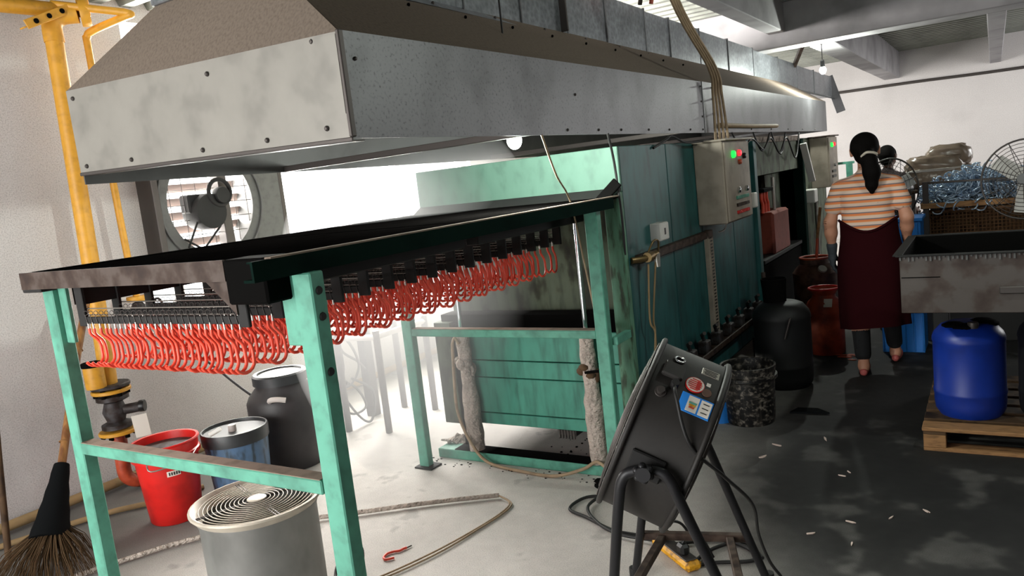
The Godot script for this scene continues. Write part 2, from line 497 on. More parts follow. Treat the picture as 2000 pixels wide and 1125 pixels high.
func build_room() -> void:
	var g := G.new()
	g.flat()
	var a := V(-4.7, 0, -14.2); var b := V(3.3, 0, -14.2); var c := V(3.3, 0, 2.2); var e := V(-4.7, 0, 2.2)
	g.t(e, c, b, Vector2(0, 1), Vector2(1, 1), Vector2(1, 0))
	g.t(e, b, a, Vector2(0, 1), Vector2(1, 0), Vector2(0, 0))
	g.box(V(-4.9, -0.2, -14.4), V(3.5, -0.005, 2.4), 0)
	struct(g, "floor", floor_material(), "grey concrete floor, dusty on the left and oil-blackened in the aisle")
	# left wall with two window openings: z -3.0..-6.65 and -9.7..-12.7, y 1.0..2.83
	g = G.new()
	var X0 := -4.8; var X1 := -4.6
	for r in [[0, 3.05, 2.2, -2.88], [1.19, 2.83, -2.88, -3.0], [0, 1.0, -2.88, -6.65], [2.83, 3.05, -2.88, -6.65], [0, 3.05, -6.65, -9.7], [0, 1.0, -9.7, -12.7], [2.83, 3.05, -9.7, -12.7], [0, 3.05, -12.7, -14.0]]:
		g.box(V(X0, r[0], r[3]), V(X1, r[1], r[2]), 0)
	struct(g, "wall_left", M.white_wall, "stained white wall with the windows and yellow gas pipes")
	g = G.new(); g.box(V(-4.8, 0, -14.2), V(3.4, 3.05, -14.0), 0)
	struct(g, "wall_far", M.white_wall, "blank white far wall crossed by a thin dark pipe")
	g = G.new()
	for r in [[0, 3.05, 2.2, -9.3], [0, 1.0, -9.3, -12.9], [2.7, 3.05, -9.3, -12.9], [0, 3.05, -12.9, -14.0]]:  # gap added in the unseen right wall to pass the hood-side light
		g.box(V(3.2, r[0], r[3]), V(3.4, r[1], r[2]), 0)
	struct(g, "wall_right", M.bare_concrete)
	g = G.new()
	for r in [[-4.6, -4.3, 0, 3.05], [-0.9, 3.2, 0, 3.05], [-4.3, -0.9, 2.65, 3.05]]:
		g.box(V(r[0], r[2], 2.0), V(r[1], r[3], 2.2), 0)
	struct(g, "wall_near", M.white_wall)
	# windows: frame, mullions, panes
	var wi := 0
	for zz in [[-2.88, -6.65], [-9.7, -12.7]]:
		wi += 1
		g = G.new()
		for y in [1.0, 2.83]: g.box(V(-4.76, y - 0.03, zz[1]), V(-4.68, y + 0.03, zz[0]), 0.004)
		var ms := [zz[0] - 0.03, zz[0] - 1.04, zz[0] - 2.7, zz[1] + 0.03] if wi == 1 else [zz[0] - 0.03, zz[0] - 1.5, zz[1] + 0.03]
		for z in ms: g.box(V(-4.765, 1.03, z - 0.03), V(-4.675, 2.8, z + 0.03), 0.004)
		if wi == 1: g.box(V(-4.78, 1.0, -4.98), V(-4.62, 2.83, -4.83), 0.004)
		if wi == 1:
			for z in [-3.17, -3.41]: g.box(V(-4.765, 1.03, z - 0.025), V(-4.675, 1.3, z + 0.025), 0.004)
		var w := struct(g, "window_%d" % wi, M.white_plastic, "bright overexposed window behind the conveyor frame" if wi == 1 else "window beyond the furnace")
		for k in ms.size() - 1:
			g = G.new()
			g.box(V(-4.722, 1.03, ms[k + 1] + 0.03), V(-4.718, 2.8, ms[k] - 0.03), 0)
			part(g, "pane", M.window_glass, w)
	# corrugated ceiling deck, ribs along x
	g = G.new()
	g.flat()
	var z := 2.2
	while z > -14.2:
		var zs := [z, z - 0.07, z - 0.095, z - 0.165, z - 0.19]
		var ys := [2.97, 2.97, 2.92, 2.92, 2.97]
		for k in 4:
			g.tn(V(-4.8, ys[k], zs[k]), V(3.4, ys[k], zs[k]), V(3.4, ys[k + 1], zs[k + 1]), V(0, -1, 0))
			g.tn(V(-4.8, ys[k], zs[k]), V(3.4, ys[k + 1], zs[k + 1]), V(-4.8, ys[k + 1], zs[k + 1]), V(0, -1, 0))
		z -= 0.19
	g.box(V(-4.8, 3.0, -14.2), V(3.4, 3.1, 2.2), 0)
	struct(g, "ceiling", M.deck_sheet, "pale corrugated steel ceiling deck above the beams")
	var ti := 0
	for r in [[V(-4.6, 2.53, -8.0), V(3.2, 2.96, -7.7), "deep grey beam crossing the ceiling above the hood"], [V(-1.77, 2.66, -7.7), V(-1.62, 2.96, 2.0), "grey ceiling beam running above the duct to the cross beam"],
			[V(-1.47, 2.52, -14.0), V(-1.24, 2.96, -8.0), "grey ceiling beam running from the cross beam to the far wall"], [V(-0.03, 2.53, -14.0), V(0.12, 2.96, -8.0), "narrow pale beam at the right end of the ceiling"]]:
		g = G.new(); g.box(r[0], r[1], 0.008)
		ti += 1
		struct(g, "trim_%d" % ti, M.concrete_beam, r[2])
	g = G.new()
	g.tube(bez([V(-4.5, 2.44, -13.97), V(-2.0, 2.425, -13.97), V(-1.0, 2.42, -13.97), V(0.3, 2.40, -13.97), V(3.2, 2.41, -13.97)], 6), 0.022, 8)
	solo(g, "wall_pipe", M.dull_wire, "thin dark pipe running across the white far wall", "pipe")

# ---------------------------------------------------------------- hood, duct, lamps
func screw_row(par: Node3D, pts: Array, n: Vector3, r := 0.008) -> void:
	for p in pts:
		var g := G.new()
		var b := Basis(Quaternion(Vector3.UP, n.normalized()))
		g.lathe([Vector2(0, -0.004), Vector2(r, -0.004), Vector2(r, 0.002), Vector2(r * 0.6, 0.006), Vector2(0, 0.007)], Transform3D(b, p), 8)
		part(g, "screw", M.dull_wire, par)

func build_hood() -> void:
	var h := thing("extractor_hood", "long galvanised sheet metal extractor hood hanging over the conveyor frame and furnace", "hood", V(-2.18, 1.73, -5.2))
	var L := -2.862; var R := -1.498; var F := -1.615; var B := -8.86
	var g := G.new()
	g.prism([Vector2(L, 1.771), Vector2(R, 1.729), Vector2(R, 2.02), Vector2(L, 2.073)], V(0, 0, F - 0.006), Vector3.RIGHT, Vector3.UP, V(0, 0, 0.008))
	var fp := part(g, "front_panel", M.hood_front, h, "pale scuffed front panel with rivets and creased right corner")
	screw_row(fp, [V(L + 0.04, 2.04, F + 0.004), V(L + 0.05, 1.795, F + 0.004), V(L + 0.33, 1.788, F + 0.004), V(L + 0.72, 1.775, F + 0.004), V(R - 0.34, 1.768, F + 0.004), V(R - 0.09, 1.77, F + 0.004), V(R - 0.1, 2.01, F + 0.004), V(L + 0.8, 2.0, F + 0.004)], Vector3.BACK)
	g = G.new()
	g.prism([Vector2(-0.13, 0.278), Vector2(-0.008, 0.274), Vector2(-0.008, 0.06), Vector2(-0.03, 0.1), Vector2(-0.1, 0.14)], V(R, 1.74, F + 0.003), Vector3.RIGHT, Vector3.UP, V(0, 0, 0.004))
	part(g, "corner_fold", M.hood_front, fp)
	g = G.new()
	g.bar(V(L - 0.002, 1.770, F + 0.003), V(R + 0.002, 1.729, F + 0.003), 0.006, 0.012)
	g.bar(V(L - 0.002, 1.766, F - 0.02), V(R + 0.002, 1.725, F - 0.02), 0.05, 0.004)
	part(g, "bottom_lip", M.dull_wire, h)
	# right side in three sheets that overlap, left side, back
	for r in [[F, -4.74, 0.0, "side_panel"], [-4.72, -4.96, 0.004, "side_panel"], [-4.94, B, 0.0, "side_panel"]]:
		g = G.new(); g.prism([Vector2(r[0], 1.732), Vector2(r[1], 1.732), Vector2(r[1], 2.024 + 0.016 * clampf((F - r[1]) / 3.0, 0.0, 1.0)), Vector2(r[0], 2.024 + 0.016 * clampf((F - r[0]) / 3.0, 0.0, 1.0))], V(R - 0.006, 0, 0), Vector3.BACK, Vector3.UP, V(0.006 + r[2], 0, 0))
		var sp := part(g, r[3], M.galvanised, h)
		var pts := []
		if r[0] == F:
			for z in [-2.9, -3.2, -3.45, -3.8, -4.1, -4.45, -4.68]: pts.append(V(R + 0.001, 1.752, z))
			for y in [1.83, 1.92, 2.01]: pts.append(V(R + 0.001, y, -4.69))
			pts.append(V(R + 0.001, 1.9, -3.0)); pts.append(V(R + 0.001, 1.95, F - 0.05))
		elif r[2] == 0.0:
			for k in 6: pts.append(V(R + 0.001, 1.752, -5.2 - k * 0.6))
		else:
			for y in [1.76, 1.85, 1.94, 2.01]: pts.append(V(R + 0.005, y, -4.9))
		screw_row(sp, pts, Vector3.RIGHT, 0.006)
	g = G.new(); g.bar(V(R + 0.002, 1.735, F + 0.001), V(R + 0.002, 2.024, F + 0.001), 0.02, 0.014, Vector3.RIGHT)
	part(g, "corner_seam", M.dull_wire, h, "dark sealed corner seam")
	g = G.new(); g.box(V(L - 0.002, 1.732, B), V(L + 0.004, 2.04, F - 0.006), 0.001)
	part(g, "side_panel", M.inner_sheet, h)
	g = G.new(); g.box(V(L, 1.732, B - 0.004), V(R, 2.04, B), 0.001)
	part(g, "back_panel", M.galvanised, h)
	for z in [-2.6, -4.4, -6.2, -8.0]:
		g = G.new(); g.box(V(L, 1.733, z - 0.02), V(R, 1.76, z + 0.02), 0.002)
		part(g, "cross_bar", M.dull_wire, h)
	# sloping dusty roof sheets up to the duct
	var dl := -2.48; var dr := -1.88; var dy := 2.31; var df := F - 0.15
	g = G.new(); g.flat()
	var slopes := [[[V(R, 2.024, F), V(R, 2.04, B), V(dr, dy - 0.02, B), V(dr, dy, df)], V(0.5, 0.8, 0)], [[V(L, 2.073, F), V(R, 2.02, F), V(dr, dy, df), V(dl, dy, df)], V(0, 0.5, 0.8)], [[V(L, 2.073, F), V(L, 2.04, B), V(dl, dy - 0.02, B), V(dl, dy, df)], V(-0.5, 0.8, 0)]]
	for sl in slopes:
		g = G.new(); g.flat()
		g.fan(sl[0], sl[1])
		g.fan(sl[0].map(func(v): return v - sl[1].normalized() * 0.004), -sl[1])
		part(g, "roof_sheet", M.dusty_sheet, h, "brown dusty sloping roof sheet")
	for k in 9:
		var z := -2.3 - k * 0.35
		g = G.new(); g.ball(V(R - 0.28 + k * 0.006, 2.04 + 0.198 - k * 0.004, z), V(0.007, 0.007, 0.007), 6, 4)
		part(g, "rivet", M.soot, h)
	# duct: a run of separate sheet sections along the hood's ridge
	var d := thing("ventilation_duct", "square galvanised duct of jointed shiny sections along the hood's ridge", "duct", V(-2.18, 2.31, -6.5))
	var z0 := -1.75
	var ends := [-2.3, -2.8, -3.28, -3.75, -4.25, -4.85, -5.3, -5.95, -6.7, -7.5, -8.5, -9.4, -10.4, -11.6]
	for k in ends.size():
		var z1: float = ends[k]
		var yb := dy - 0.008 * (-1.75 - z0)
		g = G.new()
		var o := 0.004 if k % 2 else 0.0
		g.box(V(dl - o, yb, z1), V(dr + o, yb + 0.27 + o, z0), 0.004)
		part(g, "duct_section", M.galvanised_duct, d)
		g = G.new(); g.box(V(dl - 0.008, yb - 0.003, z1 - 0.006), V(dr + 0.008, yb + 0.28, z1 + 0.006), 0.002)
		part(g, "joint_strip", M.galvanised, d)
		z0 = z1
	g = G.new()
	g.flat()
	g.fan([V(dr + 0.002, 2.315, -1.75), V(dr + 0.002, 2.235, -11.6), V(dr + 0.05, 2.2, -11.6), V(dr + 0.05, 2.28, -1.75)], V(0.6, 0.8, 0))
	g.fan([V(dr + 0.002, 2.311, -1.75), V(dr + 0.002, 2.231, -11.6), V(dr + 0.05, 2.196, -11.6), V(dr + 0.05, 2.276, -1.75)], V(-0.6, -0.8, 0))
	var fl := part(g, "flange", M.galvanised_duct, d)
	var pp := []
	for k in 16: pp.append(V(dr + 0.03, 2.296 - 0.0035 * k, -2.1 - k * 0.45))
	screw_row(fl, pp, V(0.6, 0.8, 0), 0.007)
	g = G.new(); g.boxb(V(-1.84, 2.27, -11.612), Basis(Vector3.BACK, 0.28) * Basis(Vector3.UP, 0.4), V(0.12, 0.52, 0.006), 0.001)
	solo(g, "loose_sheet_strip", M.galvanised, "loose sheet metal strip dangling from the duct's far end", "metal strip")
	g = G.new(); g.bar(V(-1.86, 2.30, -3.68), V(-1.865, 2.6, -3.68), 0.05, 0.012, Vector3.BACK)
	solo(g, "duct_strap", M.dull_wire, "dark flat strap standing across the duct's side", "strap")
	# lamps
	lamp(V(-1.70, 1.735, -2.80), 0.18, "glowing bulb hanging under the hood's lower edge", 2.45, 1.7)
	lamp(V(-1.36, 2.287, -8.0 + 0.0), 0.25, "glowing bulb hanging from the cross beam near the far wall", 2.53, 1.2)
	lamp(V(0.55, 2.45, -3.5), 0.3, "glowing bulb hanging over the aisle, outside the frame", 2.93, 1.0)
	# bundle of conduits down from the ceiling, orange rods, rod along hood side
	var cb := thing("cable_bundle", "bundle of tan cables dropping from the ceiling across the hood to the control box", "cables", V(-1.46, 1.68, -4.85))
	for k in 4:
		g = G.new()
		var o := V(0.008 * k, 0, -0.014 * k)
		g.tube(bez([V(-1.42, 2.92, -3.75) + o, V(-1.405, 2.42, -4.02) + o, V(-1.41, 2.1, -4.6) + o * 1.2, V(-1.45, 1.95, -4.78) + o * 1.5, V(-1.46, 1.66, -4.80) + o * 2.2], 6), 0.0085, 8)
		part(g, "cable", M.tan_cable, cb)
	g = G.new(); g.tube([V(-1.475, 1.775, -4.95), V(-1.475, 1.772, -5.7), V(-1.475, 1.776, -6.5)], 0.016, 8)
	solo(g, "conduit_rod", M.pipe_buff, "buff conduit lying along the hood's lower side edge beyond the cables", "conduit")
	for k in 2:
		g = G.new(); g.tube([V(-1.76 + 0.05 * k, 2.52, -4.5 - 0.05 * k), V(-1.70 + 0.09 * k, 2.92, -4.55)], 0.014, 8)
		solo(g, "hanger_rod", M.orange_paint if k else M.brown_steel, ["brown hanger rod from the duct up to the ceiling beside the orange one", "orange hanger rod from the duct up to the ceiling"][k], "rod")
	g = G.new(); g.bar(V(-1.88, 2.5, -9.3), V(-1.5, 2.92, -8.6), 0.04, 0.04)
	solo(g, "angle_brace", M.brown_steel, "rusty brace from the duct to the ceiling beyond the cross beam", "brace")
	# wires from the hood to the furnace and the frame
	g = G.new(); g.tube(bez([V(-1.50, 1.735, -2.68), V(-1.6, 1.575, -2.95), V(-1.70, 1.435, -3.25), V(-1.68, 1.1, -3.3), V(-1.61, 0.36, -3.33)], 8), 0.0045, 6)
	solo(g, "hanging_cable", M.tan_cable, "brown cable slanting from the hood edge down past the green post", "cable")
	g = G.new(); g.tube(bez([V(-1.50, 1.735, -3.3), V(-1.535, 1.6, -3.42), V(-1.54, 1.35, -3.46), V(-1.55, 1.15, -3.48)], 6), 0.006, 6)
	solo(g, "thin_wire", M.black_rubber, "thin black wire dropping from the hood at the furnace corner", "wire")
	g = G.new(); g.tube(bez([V(-1.54, 1.66, -3.95), V(-1.52, 1.70, -4.1), V(-1.53, 1.72, -4.22), V(-1.5, 1.68, -4.35), V(-1.48, 1.68, -4.6)], 6), 0.007, 6)
	solo(g, "loose_wire", M.black_rubber, "loose black wire on the furnace top beside the beige control box", "wire")
	for k in 3:
		g = G.new()
		var z := -5.3 - 0.55 * k
		g.tube(bez([V(-1.5, 1.73, z), V(-1.48, 1.62 - 0.03 * k, z - 0.15), V(-1.47, 1.68, z - 0.4), V(-1.48, 1.60 - 0.05 * k, z - 0.75), V(-1.5, 1.72, z - 1.05)], 6), 0.007, 6)
		solo(g, "looped_wire", M.black_rubber, ["nearest looped black wire hanging under the hood past the control box", "middle looped black wire hanging over the furnace bay", "farthest looped black wire hanging near the second control box"][k], "wire")

func lamp(at: Vector3, glass_drop: float, label: String, top: float, e: float) -> void:
	var l := thing("bulb_lamp", label, "lamp", at)
	var g := G.new()
	g.ball(at, V(0.032, 0.038, 0.032), 14, 10)
	part(g, "bulb", M.bulb_glow, l)
	g = G.new()
	g.lathe([Vector2(0, 0.03), Vector2(0.02, 0.03), Vector2(0.02, 0.085), Vector2(0.008, 0.1), Vector2(0, 0.1)], Transform3D(Basis(), at), 12)
	part(g, "socket", M.black_plastic, l)
	g = G.new(); g.tube([at + V(0, 0.09, 0), V(at.x, top, at.z)], 0.004, 6)
	part(g, "cord", M.black_rubber, l)
	var o := OmniLight3D.new()
	o.name = "bulb_light"
	o.light_energy = e
	o.light_color = Color(0.97, 1.0, 0.96)
	o.omni_range = 20.0
	o.omni_attenuation = 2.0
	o.light_size = 0.03
	o.shadow_enabled = true
	l.add_child(o, true)

# ---------------------------------------------------------------- conveyor frame
func build_frame() -> void:
	var f := thing("conveyor_frame", "mint green steel conveyor frame with sooty flat top carrying racks of red hooks", "frame", V(-2.18, 0, -2.3))
	var g: G
	# posts: front left, front right, rear left, rear right
	var px := [[-2.85, -2.785], [-1.575, -1.505], [-2.85, -2.785], [-1.64, -1.575]]
	for i in 4:
		g = G.new()
		var z := -1.415 if i < 2 else -3.275
		g.box(V(px[i][0], 0.008, z - 0.025), V(px[i][1], 1.39, z + 0.025), 0.004)
		var p := part(g, "post", M.mint_paint, f)
		g = G.new()
		g.box(V(px[i][0] - 0.02, 0, z - 0.05), V(px[i][1] + 0.04, 0.01, z + 0.05), 0.002)
		part(g, "foot_plate", M.black_steel, p)
		if i == 1:
			g = G.new()
			for y in [1.34, 1.27, 1.12]:
				g.lathe([Vector2(0, 0), Vector2(0.012, 0), Vector2(0.01, 0.004), Vector2(0, 0.004)], Transform3D(Basis(Vector3.BACK, -PI / 2), V(-1.505, y, z)), 10)
			part(g, "bolt", M.black_steel, p)
	for x in [[-2.78, -2.735, 1.18], [-1.645, -1.58, 1.19]]:
		g = G.new(); g.box(V(x[0], x[2], -1.425), V(x[1], 1.385, -1.408), 0.003)
		part(g, "gusset_plate", M.mint_paint, f)
	g = G.new(); g.box(V(-1.70, 1.35, -1.44), V(-1.58, 1.395, -1.415), 0.003)
	part(g, "gusset_plate", M.mint_paint, f)
	for z in [-1.41, -3.28]:
		g = G.new(); g.box(V(-2.785, 0.775, z - 0.025), V(-1.575 if z > -2.0 else -1.64, 0.817, z + 0.025), 0.004)
		var b := part(g, "crossbar", M.mint_paint, f)
		g = G.new(); g.box(V(-2.78, 0.8165, z - 0.024), V(-1.58 if z > -2.0 else -1.645, 0.8195, z + 0.024), 0.001)
		part(g, "dust_layer", M.dusty_top, b, "thick brown dust on top of the crossbar")
	# brown front beam: an angle with a folded lower flange
	g = G.new()
	g.prism([Vector2(0, 0.055), Vector2(0.008, 0.055), Vector2(0.008, -0.003), Vector2(-0.05, -0.003), Vector2(-0.05, 0.004), Vector2(0, 0.004)], V(-2.85, 1.388, -1.335), Vector3.BACK, Vector3.UP, V(1.09, 0, 0))
	part(g, "front_beam", M.brown_steel, f, "rusty brown front beam")
	g = G.new(); g.box(V(-2.88, 1.372, -1.40), V(-2.76, 1.392, -1.342), 0.003)
	part(g, "end_bracket", M.black_steel, f)
	g = G.new()
	g.prism([Vector2(0, 0), Vector2(0.12, 0), Vector2(0.12, -0.10)], V(-1.885, 1.387, -1.352), Vector3.RIGHT, Vector3.UP, V(0, 0, -0.006))
	part(g, "corner_gusset", M.brown_steel, f)
	g = G.new(); g.box(V(-1.76, 1.32, -1.42), V(-1.60, 1.443, -1.325), 0.006)
	part(g, "corner_block", M.soot, f)
	# green side rails, black chain rails under the top
	for x in [-1.555, -2.835]:
		g = G.new()
		var sx := 1.0 if x > -2.0 else -1.0
		g.prism([Vector2(0, 0), Vector2(0.02 * sx, 0), Vector2(0.02 * sx, -0.052), Vector2(-0.02 * sx, -0.052), Vector2(-0.02 * sx, -0.045), Vector2(0.012 * sx, -0.045), Vector2(0.012 * sx, -0.004), Vector2(0, -0.004)], V(x, 1.441, -1.24 if sx > 0 else -1.33), Vector3.RIGHT, Vector3.UP, V(0, 0, -2.13 if sx > 0 else -2.05))
		part(g, "side_rail", M.dark_green, f)
		for r in [[-1.42, -2.38], [-2.47, -3.4]]:
			g = G.new(); g.box(V(x - sx * 0.22, 1.335, r[1]), V(x - sx * 0.16, 1.40, r[0]), 0.004)
			part(g, "chain_rail", M.black_steel, f)
	for r in [[-1.34, -2.32, 0.0], [-2.30, -3.44, 0.002]]:
		g = G.new(); g.box(V(-2.83, 1.434 + r[2] - 0.004 * (r[0] + 1.34) * -1.0, r[1]), V(-1.54, 1.439 + r[2], r[0]), 0.001)
		part(g, "top_sheet", M.sooty_top, f, "sooty black top sheet")
	g = G.new(); g.box(V(-1.56, 1.4395, -3.44), V(-1.535, 1.4455, -1.30), 0.001)
	part(g, "edge_strip", M.dusty_top, f)
	g = G.new(); g.box(V(-2.83, 1.4395, -3.44), V(-2.80, 1.443, -1.36), 0.001)
	part(g, "edge_strip", M.sooty_top, f)

func make_hook() -> Node3D:
	var h := Node3D.new()
	var g := G.new()
	var pr := [[0, -0.010], [0, -0.026], [0.004, -0.034], [0.018, -0.050], [0.024, -0.060], [0.027, -0.075], [0.027, -0.106]]
	var pts := []
	for p in pr: pts.append(V(0, p[1], -p[0]))
	for k in range(1, 8):
		var a := -PI * 0.86 * k / 7.0
		pts.append(V(0, -0.108 + 0.030 * sin(a), -(-0.003 + 0.030 * cos(a))))
	g.tube(pts, 0.0052, 7)
	var c := MeshInstance3D.new()
	c.name = "coating"; c.mesh = g.mesh(); c.material_override = M.red_dip
	h.add_child(c)
	g = G.new()
	g.tube([V(0, 0.012, 0), V(0, -0.0115, 0)], 0.0034, 7)
	var s := MeshInstance3D.new()
	s.name = "shank"; s.mesh = g.mesh(); s.material_override = M.zinc
	h.add_child(s)
	return h

const ORD := ["first", "second", "third", "fourth", "fifth", "sixth", "seventh", "eighth", "ninth", "tenth", "eleventh", "twelfth", "thirteenth", "fourteenth", "fifteenth", "sixteenth", "seventeenth", "eighteenth", "nineteenth", "twentieth", "twenty-first", "twenty-second", "twenty-third", "twenty-fourth", "twenty-fifth", "twenty-sixth"]

func build_racks() -> void:
	var x0 := -2.63
	var x1 := -1.80
	var proto := make_hook()
	var single := [26, 26, 24, 22, 20, 18, 18, 18, 18, 18, 18, 18, 16, 14, 14, 12]
	var hooks := [26, 26, 26, 26, 26, 26, 26, 26, 26, 26, 26, 26, 24, 22, 14, 2]
	var far := []
	for k in 16:
		var z := -1.40 - 0.124 * k
		var nm := "front rack" if k == 0 else ("last rack by the furnace" if k == 15 else "%s rack from the front" % ORD[k])
		var r := thing("hook_rack", "black rack bar with coiled clips, %s of the conveyor" % ("nearest the front" if k == 0 else ("last one before the furnace" if k == 15 else ORD[k] + " from the front")), "rack", V((x0 + x1) * 0.5, 1.25, z), "hook racks under the conveyor top")
		var g: G
		for x in [x0, x1]:
			g = G.new()
			g.box(V(x - 0.022, 1.243, z - 0.006), V(x + 0.022, 1.398, z + 0.006), 0.002)
			part(g, "hanger", M.black_steel, r)
		g = G.new(); g.box(V(x0, 1.252, z - 0.005), V(x1, 1.276, z + 0.005), 0.002)
		part(g, "comb_bar", M.black_steel, r)
		g = G.new()
		for y in [1.280, 1.302]: g.tube([V(x0, y, z - 0.008), V(x1, y, z - 0.008)], 0.0022, 5)
		part(g, "wire", M.wire_steel, r)
		g = G.new()
		for j in 26:
			var x := x0 + 0.028 + j * 0.0310
			g.ring(V(x, 1.289, z + 0.006), V(0.5, 0, 1), 0.0075, 0.0012, 8, 4)
			g.tube([V(x - 0.006, 1.284, z + 0.006), V(x + 0.004, 1.252, z + 0.007)], 0.0013, 4)
		part(g, "clips", M.dull_wire, r, "", true)
		for j in 26:
			if j < 26 - hooks[k]: continue
			var x := x0 + 0.028 + j * 0.0310
			var sw := rng.randf_range(-0.22, 0.22)
			var at := V(x, 1.246, z + 0.002 + rng.randf_range(-0.004, 0.004))
			var b := Basis(Vector3.UP, sw) * Basis(Vector3.BACK, rng.randf_range(-0.05, 0.05))
			if k == 15: b = Basis(Vector3.UP, sw)
			if j < 26 - single[k]:
				far.append(Transform3D(b, at))
				continue
			var o := proto.duplicate()
			o.name = numbered("red_hook")
			add_child(o, true)
			o.transform = Transform3D(b, at)
			tag(o, "red dipped hook, %s from the %s on the %s" % [ORD[j if k < 1 else 25 - j], "left" if k < 1 else "right end", nm], "hook", "red dipped hooks hanging on the conveyor racks")
	var mm := MultiMesh.new()
	mm.transform_format = MultiMesh.TRANSFORM_3D
	mm.mesh = (proto.get_child(0) as MeshInstance3D).mesh
	mm.instance_count = far.size()
	for i in far.size(): mm.set_instance_transform(i, far[i])
	var mi := MultiMeshInstance3D.new()
	mi.name = "red_hooks_behind"
	mi.multimesh = mm
	mi.material_override = M.red_dip
	add_child(mi)
	tag(mi, "mass of red dipped hooks hidden behind the nearer rows on the racks", "hooks", "red dipped hooks hanging on the conveyor racks")
	mi.set_meta("kind", "stuff")
	proto.free()

# ---------------------------------------------------------------- furnace
func build_furnace() -> void:
	var Z := -3.5; var L := -2.81; var R := -1.55
	var f := thing("drying_furnace", "long green sheet metal drying furnace under the hood, sooty around its mouth", "furnace", V(-2.18, 0, -6.0))
	var g := G.new()
	g.box(V(L, 1.46, Z - 0.02), V(R, 1.68, Z), 0.003)
	part(g, "front_panel", M.upper_panel, f, "green upper front panel, sooty along its lower edge")
	g = G.new()
	g.boxb(V(-2.18, 1.455, Z + 0.03), Basis(Vector3.RIGHT, 0.5), V(R - L, 0.014, 0.10), 0.003)
	part(g, "mouth_lip", M.black_steel, f, "sooty black lip over the mouth")
	g = G.new(); g.box(V(L, 0.83, Z - 0.22), V(R - 0.02, 1.47, Z - 0.2), 0.002)
	part(g, "inner_panel", M.sooty_green, f, "greyish green sooted panel inside the mouth")
	g = G.new(); g.box(V(L + 0.02, 0.74, Z - 0.16), V(R - 0.02, 0.84, Z - 0.04), 0.003)
	part(g, "mouth_sill", M.soot, f)
	for r in [[0.585, 0.75], [0.485, 0.58], [0.275, 0.48], [0.205, 0.27]]:
		g = G.new(); g.box(V(-2.66, r[0], Z - 0.02), V(R - 0.03, r[1], Z - 0.001 - rng.randf() * 0.003), 0.003)
		part(g, "board", M.green_panel, f)
	g = G.new(); g.box(V(-2.66, 0.21, Z - 0.06), V(R - 0.03, 0.75, Z - 0.025), 0)
	part(g, "backing", M.soot, f)
	g = G.new(); g.box(V(L - 0.01, 0.19, Z - 0.12), V(-2.70, 0.80, Z - 0.0), 0.004)
	part(g, "side_box", M.sooty_green, f)
	g = G.new(); g.box(V(-2.70, 0.06, Z - 0.1), V(-2.65, 0.80, Z - 0.01), 0.003)
	part(g, "leg", M.soot, f)
	# corner post beside the frame post, brace
	g = G.new(); g.box(V(R - 0.085, 0.06, Z - 0.02), V(R, 1.46, Z + 0.03), 0.004)
	part(g, "corner_post", M.streaked_post, f, "streaked green and brown corner post")
	g = G.new(); g.bar(V(-1.66, 1.385, -3.38), V(-1.535, 1.51, -3.44), 0.05, 0.02, Vector3.BACK)
	part(g, "corner_brace", M.soot, f)
	g = G.new(); g.box(V(-1.58, 0.735, -3.47), V(R + 0.0, 0.775, -3.30), 0.003)
	part(g, "stub_rail", M.mint_paint, f)
	# base rail under the front, body, roof
	g = G.new(); g.box(V(-2.84, 0.0, -3.53), V(-1.55, 0.055, -3.42), 0.004)
	part(g, "base_rail", M.mint_paint, f, "green base rail on the floor, sooty on top")
	g = G.new(); g.box(V(-2.72, 0.0555, -3.525), V(-1.56, 0.059, -3.425), 0.001)
	part(g, "soot_layer", M.soot, f)
	# right side: near panel sheets, bay, far section
	var joints := [[Z - 0.02, -4.15], [-4.16, -4.68], [-4.69, -5.35], [-5.36, -5.92]]
	for j in joints:
		g = G.new(); g.box(V(R - 0.02, 0.22, j[1]), V(R, 1.68, j[0]), 0.003)
		part(g, "side_panel", M.teal_panel, f)
	g = G.new(); g.box(V(R - 0.06, 0.1, -5.98), V(R + 0.03, 1.67, -5.90), 0.004)
	part(g, "bay_post", M.teal_panel, f)
	g = G.new(); g.box(V(R - 0.06, 0.1, -7.72), V(R + 0.03, 1.67, -7.62), 0.004)
	part(g, "bay_post", M.dark_green, f)
	g = G.new(); g.box(V(R - 0.03, 1.40, -7.62), V(R - 0.01, 1.66, -5.98), 0.003)
	part(g, "bay_header", M.sooty_green, f, "hazy green header sheet above the bay")
	g = G.new(); g.box(V(-2.2, 0.22, -7.7), V(-2.16, 1.66, -5.95), 0.0)
	part(g, "bay_back", M.soot, f)
	g = G.new(); g.box(V(-2.0, 0.70, -7.55), V(R + 0.0, 0.73, -6.15), 0.003)
	part(g, "bay_shelf", M.black_steel, f)
	g = G.new(); g.box(V(-1.76, 0.75, -7.55), V(-1.72, 1.38, -7.0), 0.003)
	part(g, "bay_door", M.sooty_green, f)
	g = G.new(); g.box(V(R - 0.02, 0.12, -8.9), V(R, 1.66, -7.72), 0.003)
	part(g, "side_panel", M.sooty_green, f)
	g = G.new(); g.box(V(R - 0.06, 0.0, -7.62), V(R - 0.02, 0.68, -5.98), 0.003)
	part(g, "bay_skirt", M.soot, f)
	g = G.new(); g.box(V(L, 1.655, -8.9), V(R - 0.02, 1.675, Z - 0.02), 0.002)
	part(g, "roof", M.sooty_green, f)
	g = G.new(); g.box(V(L - 0.0, 0.22, -8.9), V(L + 0.02, 1.655, Z - 0.25), 0.002)
	part(g, "far_side", M.sooty_green, f)
	g = G.new(); g.box(V(L, 0.1, -8.92), V(R, 1.66, -8.9), 0.002)
	part(g, "rear_panel", M.dark_green, f)
	g = G.new(); g.box(V(L + 0.02, 0.2, -8.9), V(R - 0.02, 0.22, Z - 0.1), 0.0)
